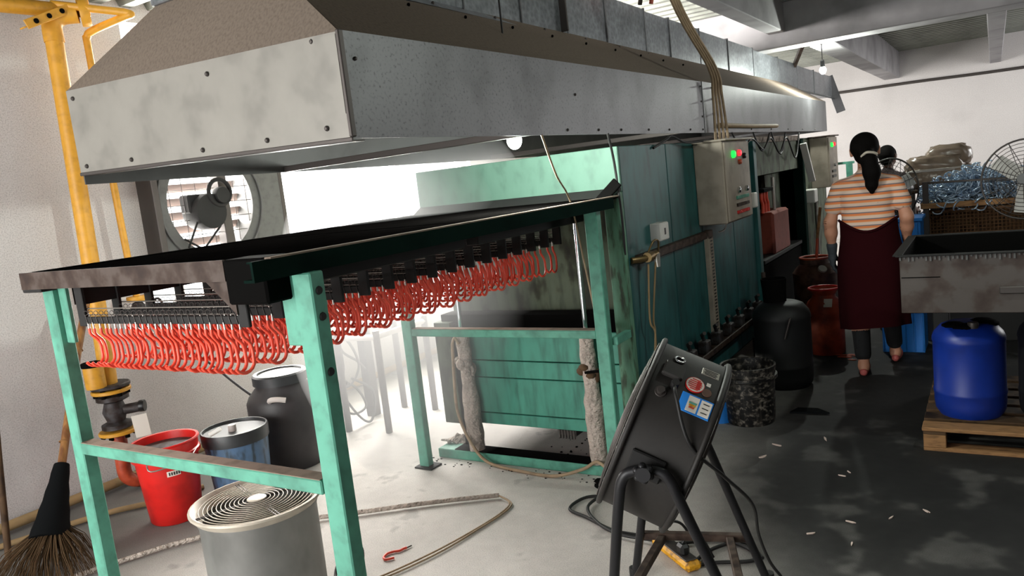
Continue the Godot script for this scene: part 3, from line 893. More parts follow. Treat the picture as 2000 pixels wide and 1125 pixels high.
	part(g, "floor_pan", M.soot, f)
	for z in [-4.6, -5.95, -7.7, -8.85]:
		for x in [L + 0.03, R - 0.05]:
			g = G.new(); g.box(V(x - 0.03, 0, z - 0.03), V(x + 0.03, 0.2, z + 0.03), 0.003)
			part(g, "leg", M.soot, f)
	g = G.new(); g.box(V(R - 0.01, 1.655, -7.62), V(R + 0.02, 1.70, -5.98), 0.004)
	part(g, "white_edge", M.white_wrap, f, "ragged whitish insulation edge above the bay")
	g = G.new(); g.box(V(-2.06, 0.165, -3.64), V(-1.95, 0.20, -3.52), 0.003)
	for k in 6: g.box(V(-2.055 + 0.018 * k, 0.15, -3.525), V(-2.047 + 0.018 * k, 0.2, -3.515), 0.001)
	part(g, "burner_grille", M.dull_wire, f)
	# wrapped pipes at the front
	for i in 2:
		var x := [-2.575, -1.79][i] as float
		var w := thing("wrapped_pipe", ["white cloth-wrapped pipe on the base rail at the left of the furnace front", "white cloth-wrapped pipe on the base rail at the right, tied with a sooty collar"][i], "pipe", V(x, 0.06, -3.455), "wrapped pipes at the furnace front")
		g = G.new()
		var pts := []
		var rr := []
		for k in 15:
			var y := 0.06 + 0.68 * k / 14.0
			pts.append(V(x + rng.randf_range(-0.004, 0.004) + (-0.015 if i == 0 else -0.01) * (y - 0.06), y, -3.455 + rng.randf_range(-0.003, 0.003)))
			rr.append(0.042 * (1.15 if k < 8 else 0.95) + rng.randf_range(-0.003, 0.003))
		g.tube(pts, rr, 12)
		part(g, "wrapping", M.white_wrap, w)
		g = G.new()
		for k in 7:
			var a := TAU * k / 7.0
			g.ball(V(x - 0.012 + cos(a) * 0.035, 0.56 + rng.randf_range(-0.03, 0.03), -3.455 + sin(a) * 0.035), V(0.03, rng.randf_range(0.018, 0.045), 0.026), 7, 5)
		part(g, "collar", M.wood_dark if i else M.white_wrap, w, "bunched sooty tie" if i else "bunched tie")
		if i == 1:
			g = G.new(); g.tube([V(x - 0.01, 0.56, -3.41), V(x + 0.08, 0.575, -3.40)], 0.008, 6)
			part(g, "tie_bar", M.soot, w)
	for x in [-1.776, -2.56]:
		g = G.new(); g.tube([V(x, 0.78, -3.42), V(x, 1.34, -3.42)], 0.013, 10)
		solo(g, "guide_rod", M.chrome, "shiny chrome guide rod standing at the %s of the furnace mouth" % ("right" if x > -2 else "left, half lost in haze"), "rod")
	g = G.new(); g.tube(bez([V(-2.62, 0.70, -3.40), V(-2.60, 0.735, -3.40), V(-2.575, 0.70, -3.40)], 5), 0.008, 6)
	g.tube(bez([V(-2.62, 0.70, -3.40), V(-2.63, 0.5, -3.39), V(-2.63, 0.3, -3.385), V(-2.56, 0.12, -3.385), V(-2.45, 0.02, -3.38), V(-2.2, 0.01, -3.34), V(-2.0, 0.012, -3.33), V(-1.85, 0.05, -3.37), V(-1.78, 0.085, -3.40), V(-1.70, 0.06, -3.38), V(-1.6, 0.05, -3.385)], 8), 0.009, 8)
	solo(g, "hose_line", M.tan_cable, "buff twin hose looping from the left wrapped pipe across the base rail", "hose")
	# beige control boxes with lamps, switches and labels
	control_box(V(-1.55, 1.17, -5.165), V(-1.37, 1.668, -4.62), "beige control box with green and red lamps and buttons, nearest the camera", true)
	control_box(V(-1.55, 1.17, -8.62), V(-1.38, 1.666, -8.14), "beige control box at the furnace's far end with lit green lamp", false)
	# small things on the side
	g = G.new(); g.box(V(-1.56, 1.17, -3.95), V(-1.49, 1.265, -3.83), 0.006)
	var sb := solo(g, "junction_box", M.white_plastic, "small white junction box on the furnace side near the gas valve", "box")
	g = G.new(); g.box(V(-1.491, 1.2, -3.90), V(-1.488, 1.235, -3.88), 0.001)
	part(g, "switch", M.black_plastic, sb)
	g = G.new(); g.box(V(-1.555, 1.085, -4.66), V(-1.515, 1.13, -3.60), 0.004)
	solo(g, "cable_trunking", M.stand_brown, "brown cable trunking running along the furnace side under the control box", "trunking")
	g = G.new(); g.box(V(-1.555, 0.44, -4.79), V(-1.52, 1.13, -4.70), 0.003)
	var ct := solo(g, "slotted_duct", M.cabinet_beige, "grey slotted cable duct running down the furnace side below the control box", "cable duct")
	g = G.new()
	for k in 30: g.box(V(-1.5205, 0.47 + k * 0.021, -4.765), V(-1.518, 0.478 + k * 0.021, -4.73), 0)
	part(g, "slots", M.black_plastic, ct, "", true)
	var v := thing("gas_valve", "brass gas valve and regulator on the furnace's right corner", "valve", V(-1.52, 1.08, -3.62))
	g = G.new()
	g.tube([V(-1.545, 1.11, -3.54), V(-1.50, 1.11, -3.60), V(-1.49, 1.12, -3.74)], 0.017, 8)
	g.lathe([Vector2(0, -0.03), Vector2(0.026, -0.03), Vector2(0.026, 0.03), Vector2(0, 0.03)], Transform3D(Basis(Vector3.RIGHT, PI / 2), V(-1.49, 1.115, -3.64)), 10)
	part(g, "body", M.brass, v)
	g = G.new(); g.lathe([Vector2(0, 0), Vector2(0.018, 0), Vector2(0.014, 0.07), Vector2(0, 0.07)], Transform3D(Basis(Vector3.BACK, PI), V(-1.485, 1.12, -3.73)), 10)
	part(g, "regulator", M.zinc, v)
	g = G.new(); g.tube(bez([V(-1.49, 1.13, -3.62), V(-1.47, 1.19, -3.66), V(-1.47, 1.18, -3.73), V(-1.485, 1.10, -3.74)], 6), 0.005, 6)
	part(g, "loop_pipe", M.brass, v)
	for k in 2:
		g = G.new(); g.tube(bez([V(-1.49, 1.08, -3.62 - 0.1 * k), V(-1.50, 0.8, -3.6 - 0.05 * k), V(-1.49, 0.72, -3.63), V(-1.50, 0.5, -3.62 + 0.03 * k), V(-1.52, 0.2, -3.60 + 0.05 * k)], 7), 0.005, 6)
		solo(g, "gas_tube", M.pipe_buff, ["thin buff tube hanging from the gas valve body", "thin buff tube hanging from the valve's chrome regulator"][k], "tube")
	# sloping shelf of burners along the lower side
	var sh := thing("burner_rail", "dirty rail of small gas burners along the furnace's lower side", "burner rail", V(-1.49, 0.4, -5.0))
	g = G.new(); g.box(V(-1.55, 0.405, -5.85), V(-1.44, 0.42, -4.0), 0.003)
	g.box(V(-1.45, 0.405, -5.85), V(-1.44, 0.45, -4.0), 0.002)
	part(g, "angle", M.stand_brown, sh)
	for k in 7:
		g = G.new()
		var z := -4.15 - k * 0.25
		g.box(V(-1.53, 0.42, z - 0.04), V(-1.47, 0.50, z + 0.04), 0.006)
		g.tube([V(-1.50, 0.50, z), V(-1.50, 0.54, z + 0.03), V(-1.47, 0.56, z + 0.07)], 0.012, 6)
		part(g, "burner", M.valve_iron, sh)
	# insulated header pipes in the bay: rods, red hooks, orange hopper
	g = G.new(); g.box(V(-1.80, 0.72, -7.12), V(-1.56, 1.08, -6.55), 0.02)
	solo(g, "orange_hopper", M.hopper_red, "orange painted hopper standing in the furnace bay", "hopper")
	for k in 3:
		g = G.new()
		var z := -6.35 - 0.09 * k
		g.tube(bez([V(-1.6, 1.26, z), V(-1.6, 1.2, z), V(-1.6, 1.16, z - 0.03), V(-1.6, 1.09, z - 0.03)], 4), 0.013, 7)
		solo(g, "dipped_hook", M.red_dip, ["nearest bright red hook hanging in the furnace bay", "middle bright red hook hanging in the furnace bay", "farthest bright red hook hanging in the furnace bay"][k], "hook", "red hooks in the furnace bay")
	g = G.new(); g.box(V(-1.66, 1.26, -6.6), V(-1.56, 1.29, -6.3), 0.004)
	solo(g, "hook_carrier", M.soot, "black carrier bar above the three hooks in the furnace bay", "bar")
	g = G.new(); g.tube([V(-1.62, 1.36, -6.85), V(-1.62, 1.02, -6.86)], 0.014, 8)
	solo(g, "pale_rod", M.zinc, "pale upright rod in the furnace bay beside the red hooks", "rod")
	g = G.new(); g.bar(V(-1.5, 1.62, -7.6), V(-1.46, 1.26, -7.72), 0.06, 0.03, Vector3.BACK)
	solo(g, "strip_light", M.white_plastic, "short white strip light hanging at a slant by the second control box", "light")
	g = G.new(); g.box(V(-1.56, 1.05, -7.95), V(-1.46, 1.18, -7.80), 0.008)
	solo(g, "socket_box", M.white_plastic, "white socket box on the furnace beside the second control box", "box")
	g = G.new(); g.tube([V(-1.537, 1.165, -8.25), V(-1.537, 0.0, -8.25)], 0.013, 8)
	solo(g, "steel_conduit", M.wire_steel, "thin steel conduit below the second control box", "conduit")
	# dark column with black drums at the bay's foot
	g = G.new()
	g.tube(bez([V(-1.47, 0.7, -5.75), V(-1.46, 0.5, -5.72), V(-1.45, 0.2, -5.72), V(-1.45, 0.0, -5.7)], 5), 0.016, 8)
	solo(g, "bay_drain", M.brown_steel, "brown drain pipe down the bay's near post", "pipe")

func control_box(lo: Vector3, hi: Vector3, label: String, near: bool) -> void:
	var c := thing("control_box", label, "control box", V(lo.x, lo.y, (lo.z + hi.z) * 0.5))
	var g := G.new()
	g.box(lo, hi, 0.006)
	part(g, "body", M.cabinet_beige, c)
	g = G.new(); g.box(V(hi.x, lo.y + 0.01, lo.z + 0.01), V(hi.x + 0.012, hi.y - 0.01, hi.z - 0.01), 0.003)
	var d := part(g, "door", M.cabinet_beige, c)
	g = G.new()
	g.box(V(lo.x - 0.01, hi.y, lo.z - 0.02), V(hi.x + 0.03, hi.y + 0.012, hi.z + 0.02), 0.003)
	part(g, "cap", M.cabinet_beige if near else M.brown_steel, c)
	var x := hi.x + 0.012
	var zc := lo.z + (hi.z - lo.z) * 0.62
	var disc := func(y: float, z: float, r: float, n: String, m: Material) -> void:
		var q := G.new()
		q.lathe([Vector2(0, -0.002), Vector2(r, -0.002), Vector2(r, 0.014), Vector2(r * 0.7, 0.02), Vector2(0, 0.022)], Transform3D(Basis(Vector3.BACK, -PI / 2), V(x, y, z)), 14)
		part(q, n, m, d)
	disc.call(hi.y - 0.085, zc + 0.05, 0.022, "green_lamp", M.green_lamp)
	disc.call(hi.y - 0.08, zc - 0.08, 0.019, "red_lamp", M.red_lamp)
	if near:
		disc.call(hi.y - 0.135, zc - 0.08, 0.016, "red_button", M.orange_paint)
		disc.call(hi.y - 0.10, zc - 0.19, 0.018, "black_button", M.black_plastic)
		for z in [zc - 0.02, zc - 0.2]: disc.call(lo.y + 0.19, z, 0.018, "selector", M.chrome)
		for r in [[0.145, 9, "green_switches", M.mint_paint], [0.10, 9, "dark_switches", M.brown_steel], [0.055, 9, "red_switches", M.red_plastic]]:
			g = G.new()
			for k in r[1]: g.box(V(x, lo.y + r[0] - 0.01, zc - 0.23 + k * 0.03), V(x + 0.012, lo.y + r[0] + 0.01, zc - 0.208 + k * 0.03), 0.002)
			part(g, r[2], r[3], d, "", true)
		g = G.new(); g.box(V(x - 0.02, lo.y + 0.05, lo.z - 0.062), V(x + 0.02, lo.y + 0.15, lo.z - 0.0), 0.006)
		solo(g, "white_socket", M.white_plastic, "small white socket hanging off the near control box's edge", "socket")
		g = G.new(); g.tube(bez([V(-1.46, lo.y, -4.9), V(-1.46, lo.y - 0.05, -4.85), V(-1.48, lo.y - 0.06, -4.78)], 5), 0.005, 6)
		part(g, "wire", M.white_plastic, c)
	else:
		disc.call(lo.y + 0.21, zc - 0.05, 0.016, "selector", M.chrome)
		for y in [0.15, 0.1]:
			g = G.new(); g.box(V(x, lo.y + y - 0.012, zc - 0.12), V(x + 0.01, lo.y + y + 0.012, zc + 0.08), 0.002)
			part(g, "switch_row", M.dull_wire, d)

# ---------------------------------------------------------------- left side: gas pipes, broom, buckets, bench
func disc_at(g: G, c: Vector3, ax: Vector3, r: float, h: float, n := 18) -> void:
	var b := Basis(Quaternion(Vector3.UP, ax.normalized()))
	g.lathe([Vector2(0, -h / 2), Vector2(r * 0.96, -h / 2), Vector2(r, -h / 2 + h * 0.15), Vector2(r, h / 2 - h * 0.15), Vector2(r * 0.96, h / 2), Vector2(0, h / 2)], Transform3D(b, c), n)

func build_left_side() -> void:
	var g: G
	var X := -4.42
	var p := thing("gas_riser", "thick yellow gas pipe down the white wall with flanged iron valve near the floor", "gas pipe", V(X, 0.03, -2.44))
	g = G.new()
	g.tube(bez([V(X, 0.66, -2.425), V(X, 1.2, -2.445), V(X, 2.0, -2.465), V(X, 2.64, -2.48)], 4), 0.047, 14)
	part(g, "pipe", M.yellow_paint, p)
	g = G.new()
	g.tube(bez([V(X, 2.62, -2.48), V(X, 2.72, -2.485), V(X + 0.02, 2.765, -2.53), V(X + 0.07, 2.775, -2.60)], 5), 0.052, 14)
	part(g, "elbow", M.yellow_paint, p)
	g = G.new()
	disc_at(g, V(X + 0.09, 2.777, -2.63), V(0.5, 0.05, -0.8), 0.075, 0.05)
	part(g, "end_flange", M.yellow_paint, p)
	for y in [0.655, 0.625, 0.375]:
		g = G.new(); disc_at(g, V(X, y, -2.43), Vector3.UP, 0.108, 0.022)
		var fl := part(g, "flange", M.yellow_paint if y != 0.655 else M.valve_iron, p)
		g = G.new()
		for k in 6:
			var a := TAU * k / 6.0
			disc_at(g, V(X + cos(a) * 0.085, y - 0.022, -2.43 + sin(a) * 0.085), Vector3.UP, 0.014, 0.02, 6)
		part(g, "bolts", M.soot, fl, "", true)
	g = G.new()
	g.lathe([Vector2(0.0, 0.40), Vector2(0.085, 0.40), Vector2(0.085, 0.425), Vector2(0.05, 0.44), Vector2(0.068, 0.50), Vector2(0.05, 0.555), Vector2(0.09, 0.57), Vector2(0.09, 0.595), Vector2(0, 0.595)], Transform3D(Basis(), V(X, 0, -2.43)), 16)
	g.tube([V(X + 0.04, 0.50, -2.46), V(X + 0.11, 0.505, -2.52)], 0.03, 10)
	part(g, "valve_body", M.valve_iron, p)
	g = G.new()
	disc_at(g, V(X + 0.12, 0.507, -2.53), V(0.7, 0, -0.6), 0.035, 0.03)
	part(g, "valve_knob", M.black_plastic, p)
	g = G.new()
	g.tube(bez([V(X, 0.36, -2.43), V(X, 0.2, -2.42), V(X, 0.10, -2.425), V(X + 0.02, 0.055, -2.47), V(X + 0.03, 0.05, -2.55), V(X + 0.03, 0.05, -2.75)], 5), 0.04, 12)
	part(g, "lower_pipe", M.orange_paint, p, "rust-orange lower elbow")
	g = G.new()
	disc_at(g, V(X + 0.02, 0.73, -2.34), Vector3.UP, 0.055, 0.13)
	part(g, "stub", M.yellow_paint, p)
	g = G.new(); disc_at(g, V(X + 0.02, 0.805, -2.34), Vector3.UP, 0.062, 0.025)
	part(g, "stub_cap", M.soot, p)
	g = G.new(); g.boxb(V(X + 0.125, 0.395, -2.50), Basis(Vector3.UP, 0.9) * Basis(Vector3.BACK, 0.06), V(0.085, 0.135, 0.006), 0.002)
	solo(g, "paper_tag", M.label_white, "grubby white paper tag hanging on the gas valve", "tag")
	# thin yellow pipe with its own small valve
	p = thing("thin_gas_pipe", "thin yellow gas pipe running down the wall beside the thick one to a small valve", "gas pipe", V(X, 1.05, -2.68))
	g = G.new()
	g.tube(bez([V(X, 2.83, -2.5), V(X + 0.15, 2.79, -2.62), V(X + 0.29, 2.755, -2.735)], 4), 0.021, 10)
	g.tube(bez([V(X + 0.29, 2.755, -2.735), V(X + 0.32, 2.74, -2.76), V(X + 0.29, 2.732, -2.745), V(X + 0.05, 2.695, -2.685), V(X, 2.66, -2.672), V(X, 2.55, -2.668), V(X, 1.5, -2.675), V(X, 1.14, -2.69)], 6), 0.021, 10)
	part(g, "pipe", M.yellow_paint, p)
	g = G.new()
	disc_at(g, V(X, 1.125, -2.69), Vector3.UP, 0.06, 0.03)
	part(g, "flange", M.yellow_paint, p)
	g = G.new()
	g.lathe([Vector2(0, 0.94), Vector2(0.05, 0.95), Vector2(0.035, 1.0), Vector2(0.055, 1.05), Vector2(0.03, 1.10), Vector2(0, 1.11)], Transform3D(Basis(), V(X, 0, -2.69)), 14)
	g.tube([V(X, 1.03, -2.69), V(X + 0.03, 1.04, -2.78)], 0.022, 8)
	g.ring(V(X + 0.03, 1.06, -2.80), V(0, 0, 1), 0.045, 0.008, 14, 6)
	part(g, "valve_body", M.valve_iron, p)
	# top left pipes and bracket
	g = G.new(); g.tube([V(X, 2.775, -1.6), V(X, 2.79, -2.15), V(X, 2.80, -2.52)], 0.042, 12)
	solo(g, "yellow_header_pipe", M.yellow_paint, "thick yellow pipe running level along the top of the left wall", "gas pipe")
	var br := thing("pipe_bracket", "yellow angle bracket with holes slung below the level yellow pipe", "bracket", V(X, 2.72, -2.45))
	g = G.new(); g.bar(V(X + 0.08, 2.68, -2.30), V(X + 0.08, 2.80, -2.56), 0.05, 0.008, Vector3.RIGHT)
	g.bar(V(X + 0.055, 2.665, -2.29), V(X + 0.055, 2.785, -2.55), 0.008, 0.05, Vector3.RIGHT)
	part(g, "angle", M.yellow_paint, br)
	for k in 3:
		g = G.new(); disc_at(g, V(X + 0.087, 2.705 + 0.035 * k, -2.355 - 0.075 * k), Vector3.RIGHT, 0.014, 0.006, 10)
		part(g, "hole", M.soot, br)
	g = G.new(); g.box(V(X + 0.05, 2.76, -2.66), V(X + 0.10, 2.95, -2.61), 0.004)
	part(g, "upright", M.yellow_paint, br)
	# pipes along the wall foot
	g = G.new(); g.tube([V(-4.52, 0.05, -0.6), V(-4.51, 0.05, -2.6), V(-4.51, 0.07, -4.4), V(-4.51, 0.09, -6.9)], 0.028, 12)
	solo(g, "wall_foot_pipe", M.pipe_buff, "long buff-yellow pipe running along the foot of the left wall", "pipe")
	g = G.new(); g.tube(bez([V(-4.40, 0.02, -1.5), V(-4.2, 0.02, -2.1), V(-4.03, 0.018, -2.36), V(-3.95, 0.016, -2.6)], 4), 0.016, 8)
	solo(g, "floor_conduit", M.pipe_buff, "buff conduit on the floor passing behind the red bucket", "conduit")
	g = G.new(); g.tube(bez([V(-3.62, 0.018, -1.55), V(-3.53, 0.018, -1.78), V(-3.42, 0.018, -2.02)], 4), 0.012, 8)
	solo(g, "floor_conduit", M.white_wrap, "whitish conduit on the floor in front of the red bucket, left of the drum fan", "conduit")
	g = G.new(); g.tube(bez([V(-3.42, 0.018, -2.02), V(-3.2, 0.018, -2.3), V(-2.78, 0.018, -2.59), V(-2.45, 0.018, -2.83), V(-2.15, 0.018, -3.015)], 6), 0.012, 8)
	solo(g, "floor_conduit", M.white_wrap, "pale wrapped conduit lying across the bright floor behind the frame post", "conduit")
	# bamboo broom
	var bm := thing("bamboo_broom", "twig broom with bamboo handle and black binding leaning on the white wall", "broom", V(-3.82, 0, -1.65))
	g = G.new()
	g.tube([V(-4.36, 1.27, -2.39), V(-4.2, 0.90, -2.16), V(-4.0, 0.42, -1.885), V(-3.96, 0.33, -1.82)], 0.020, 9)
	var hd := part(g, "handle", M.bamboo, bm)
	for k in 4:
		g = G.new()
		var tt := 0.2 + 0.22 * k
		var c := V(-3.96, 0.33, -1.82).lerp(V(-4.36, 1.27, -2.39), tt)
		g.ring(c, V(-0.36, 0.85, -0.5), 0.0205, 0.003, 12, 5)
		part(g, "node", M.bamboo, hd)
	g = G.new()
	var bp := []
	var brd := []
	for k in 9:
		bp.append(V(-4.0, 0.42, -1.885).lerp(V(-3.86, 0.13, -1.70), k / 8.0))
		brd.append(0.035 + 0.055 * pow(k / 8.0, 1.3) + 0.003 * (k % 2))
	g.tube(bp, brd, 12)
	part(g, "binding", M.cloth_black, bm)
	g = G.new()
	for k in 320:
		var a := rng.randf() * TAU
		var rr := sqrt(rng.randf())
		var s0 := V(-3.88, 0.17, -1.72) + V(cos(a) * 0.07 * rr, 0, sin(a) * 0.07 * rr)
		var e := V(-3.74 + cos(a) * 0.28 * rr, 0.012 + rng.randf() * 0.03, -1.58 + sin(a) * 0.26 * rr)
		g.tube([s0, s0.lerp(e, 0.5) + V(rng.randf_range(-0.02, 0.02), 0.02, rng.randf_range(-0.02, 0.02)), e], [0.0025, 0.002, 0.0012], 4, false)
	part(g, "twigs", M.twig, bm, "", true)
	g = G.new(); g.tube([V(-4.24, 0.95, -1.76), V(-4.21, 0.49, -1.70), V(-4.18, 0.0, -1.64)], 0.017, 8)
	solo(g, "wooden_pole", M.wood_dark, "brown pole at the far left against the wall beside the broom", "pole")
	# buckets and drum
	var rb := thing("red_bucket", "red plastic bucket with grubby rim standing by the wall", "bucket", V(-3.745, 0, -2.285))
	g = G.new()
	g.lathe([Vector2(0, 0.002), Vector2(0.122, 0.002), Vector2(0.13, 0.012), Vector2(0.158, 0.345), Vector2(0.172, 0.35), Vector2(0.172, 0.37), Vector2(0.163, 0.375), Vector2(0.168, 0.42), Vector2(0.175, 0.425), Vector2(0.172, 0.432), Vector2(0.16, 0.43), Vector2(0.12, 0.03), Vector2(0, 0.03)], Transform3D(Basis(), V(-3.745, 0, -2.285)), 32)
	part(g, "body", M.red_plastic, rb)
	g = G.new(); g.lathe([Vector2(0.0, 0.39), Vector2(0.157, 0.39)], Transform3D(Basis(), V(-3.745, 0, -2.285)), 24)
	part(g, "contents", M.valve_iron, rb, "dull grey contents")
	g = G.new(); g.tube(bez([V(-3.60, 0.37, -2.37), V(-3.52, 0.36, -2.25), V(-3.60, 0.34, -2.10), V(-3.66, 0.40, -2.13)], 6), 0.004, 6)
	var hw := part(g, "wire_handle", M.wire_steel, rb)
	g = G.new(); g.tube([V(-3.545, 0.425, -2.42), V(-3.50, 0.45, -2.46)], 0.012, 8)
	part(g, "grip", M.white_plastic, hw)
	g = G.new()
	for k in 6:
		var a0 := 0.25 + k * 0.07
		var c0 := V(-3.745 + cos(a0) * 0.1545, 0.285, -2.285 + sin(a0) * 0.1545)
		g.boxb(c0, Basis(Vector3.UP, -a0 + PI / 2), V(0.0115, 0.028, 0.003), 0)
	var lb := part(g, "print_band", M.label_white, rb, "pale printed band")
	g = G.new()
	for k in 5:
		var a0 := 0.26 + k * 0.075
		g.boxb(V(-3.745 + cos(a0) * 0.157, 0.285, -2.285 + sin(a0) * 0.157), Basis(Vector3.UP, -a0 + PI / 2), V(0.006, 0.016, 0.002), 0)
	part(g, "print_marks", M.black_plastic, lb, "", true)
	var bb := thing("blue_bucket", "grimy blue bucket with dark lid between the red bucket and the grey drum", "bucket", V(-3.62, 0, -2.63))
	g = G.new()
	g.lathe([Vector2(0, 0.0), Vector2(0.15, 0.0), Vector2(0.172, 0.33), Vector2(0.172, 0.36), Vector2(0, 0.36)], Transform3D(Basis(), V(-3.62, 0, -2.63)), 28)
	part(g, "body", M.blue_grimy, bb)
	g = G.new()
	g.lathe([Vector2(0.172, 0.325), Vector2(0.180, 0.325), Vector2(0.182, 0.385), Vector2(0.178, 0.395), Vector2(0.17, 0.395), Vector2(0.165, 0.38), Vector2(0, 0.378)], Transform3D(Basis(), V(-3.62, 0, -2.63)), 28)
	var lid := part(g, "lid", M.dark_lid, bb)
	g = G.new(); disc_at(g, V(-3.61, 0.395, -2.61), Vector3.UP, 0.022, 0.04, 12)
	part(g, "spout_cap", M.pale_plastic, lid)
	var gd := thing("grey_drum", "tall dark grey plastic drum with screw lid beside the front post", "drum", V(-3.745, 0, -3.10))
	g = G.new()
	g.lathe([Vector2(0, 0), Vector2(0.2, 0), Vector2(0.215, 0.02), Vector2(0.218, 0.20), Vector2(0.218, 0.43), Vector2(0.20, 0.47), Vector2(0.15, 0.53), Vector2(0.145, 0.56), Vector2(0, 0.56)], Transform3D(Basis.from_scale(V(1, 0.955, 1)), V(-3.745, 0, -3.10)), 32)
	part(g, "body", M.grey_plastic, gd)
	g = G.new()
	g.lathe([Vector2(0.145, 0.545), Vector2(0.165, 0.545), Vector2(0.165, 0.60), Vector2(0.155, 0.61), Vector2(0.135, 0.61), Vector2(0.13, 0.598), Vector2(0, 0.598)], Transform3D(Basis.from_scale(V(1, 0.955, 1)), V(-3.745, 0, -3.10)), 32)
	part(g, "screw_lid", M.dark_lid, gd)
	g = G.new(); g.lathe([Vector2(0.0, 0.601), Vector2(0.118, 0.601)], Transform3D(Basis.from_scale(V(1, 0.955, 1)), V(-3.745, 0, -3.10)), 24)
	part(g, "lid_panel", M.pale_plastic, gd, "pale lid panel")
	g = G.new(); g.tube(bez([V(-3.645, 0.451, -2.915), V(-3.620, 0.463, -2.905), V(-3.580, 0.465, -2.920), V(-3.545, 0.454, -2.950)], 4), 0.016, 8)
	part(g, "handle", M.pale_plastic, gd, "worn white handle")
	g = G.new(); g.tube(bez([V(-4.57, 0.80, -2.95), V(-4.3, 0.68, -2.98), V(-4.05, 0.50, -3.02), V(-3.93, 0.41, -3.05)], 6), 0.008, 6)
	solo(g, "drum_cable", M.black_rubber, "black cable drooping from the wall to the grey drum", "cable")
	# pipe bench under the window with coiled cable
	var bn := thing("pipe_bench", "hazy pipe-legged bench by the wall under the window behind the frame", "bench", V(-3.63, 0, -3.95))
	for l in [[-3.48, -3.71], [-3.77, -4.22], [-3.48, -4.22], [-3.80, -3.66]]:
		g = G.new(); g.tube([V(l[0], 0, l[1]), V(l[0], 0.70, l[1])], 0.023, 8)
		part(g, "leg", M.stand_brown, bn)
	for l in [[V(-3.80, 0.655, -3.66), V(-3.48, 0.655, -3.71)], [V(-3.48, 0.66, -3.71), V(-3.48, 0.66, -4.22)], [V(-3.80, 0.70, -3.66), V(-3.77, 0.70, -4.22)], [V(-3.77, 0.69, -4.22), V(-3.48, 0.69, -4.22)]]:
		g = G.new(); g.tube(l, 0.02, 8)
		part(g, "rail", M.pale_plastic, bn)
	g = G.new(); g.box(V(-3.92, 0, -4.05), V(-3.85, 0.72, -3.97), 0.004)
	solo(g, "steel_post", M.dull_wire, "dark square steel post behind the pipe bench", "post")
	var cc := thing("cable_coil", "tangle of grey cable hanging in loops from the bench's near corner", "cable", V(-3.83, 0.0, -3.72))
	for k in 5:
		g = G.new()
		var o := V(rng.randf_range(-0.03, 0.03), 0, rng.randf_range(-0.04, 0.04))
		var top := V(-3.80, 0.69, -3.66)
		var lp := [[top, V(-3.85, 0.52, -3.60), V(-3.85, 0.40, -3.62), V(-3.83, 0.30, -3.74), V(-3.8, 0.42, -3.84), V(-3.80, 0.60, -3.78), top], [top, V(-3.83, 0.45, -3.70), V(-3.84, 0.25, -3.68), V(-3.8, 0.05, -3.78), V(-3.78, 0.03, -3.86), V(-3.78, 0.22, -3.90), V(-3.82, 0.35, -3.75)], [V(-3.86, 0.30, -3.58), V(-3.84, 0.34, -3.68), V(-3.82, 0.28, -3.80), V(-3.82, 0.12, -3.88), V(-3.84, 0.10, -3.75), V(-3.86, 0.24, -3.64), V(-3.84, 0.33, -3.72)],
			[top, V(-3.81, 0.55, -3.72), V(-3.80, 0.46, -3.83), V(-3.82, 0.38, -3.92)], [V(-3.87, 0.33, -3.62), V(-3.84, 0.30, -3.66), V(-3.82, 0.33, -3.73), V(-3.84, 0.36, -3.68), V(-3.87, 0.33, -3.62), V(-4.0, 0.26, -3.52)]][k] as Array
		g.tube(bez(lp.map(func(v): return v + o), 7), 0.009, 6)
		part(g, "cable", M.grey_cable, cc)
	g = G.new(); g.box(V(-4.15, 0, -3.62), V(-3.98, 0.24, -3.40), 0.01)
	solo(g, "dark_crate", M.black_steel, "small dark crate on the floor beside the bench, half behind the front post", "crate")

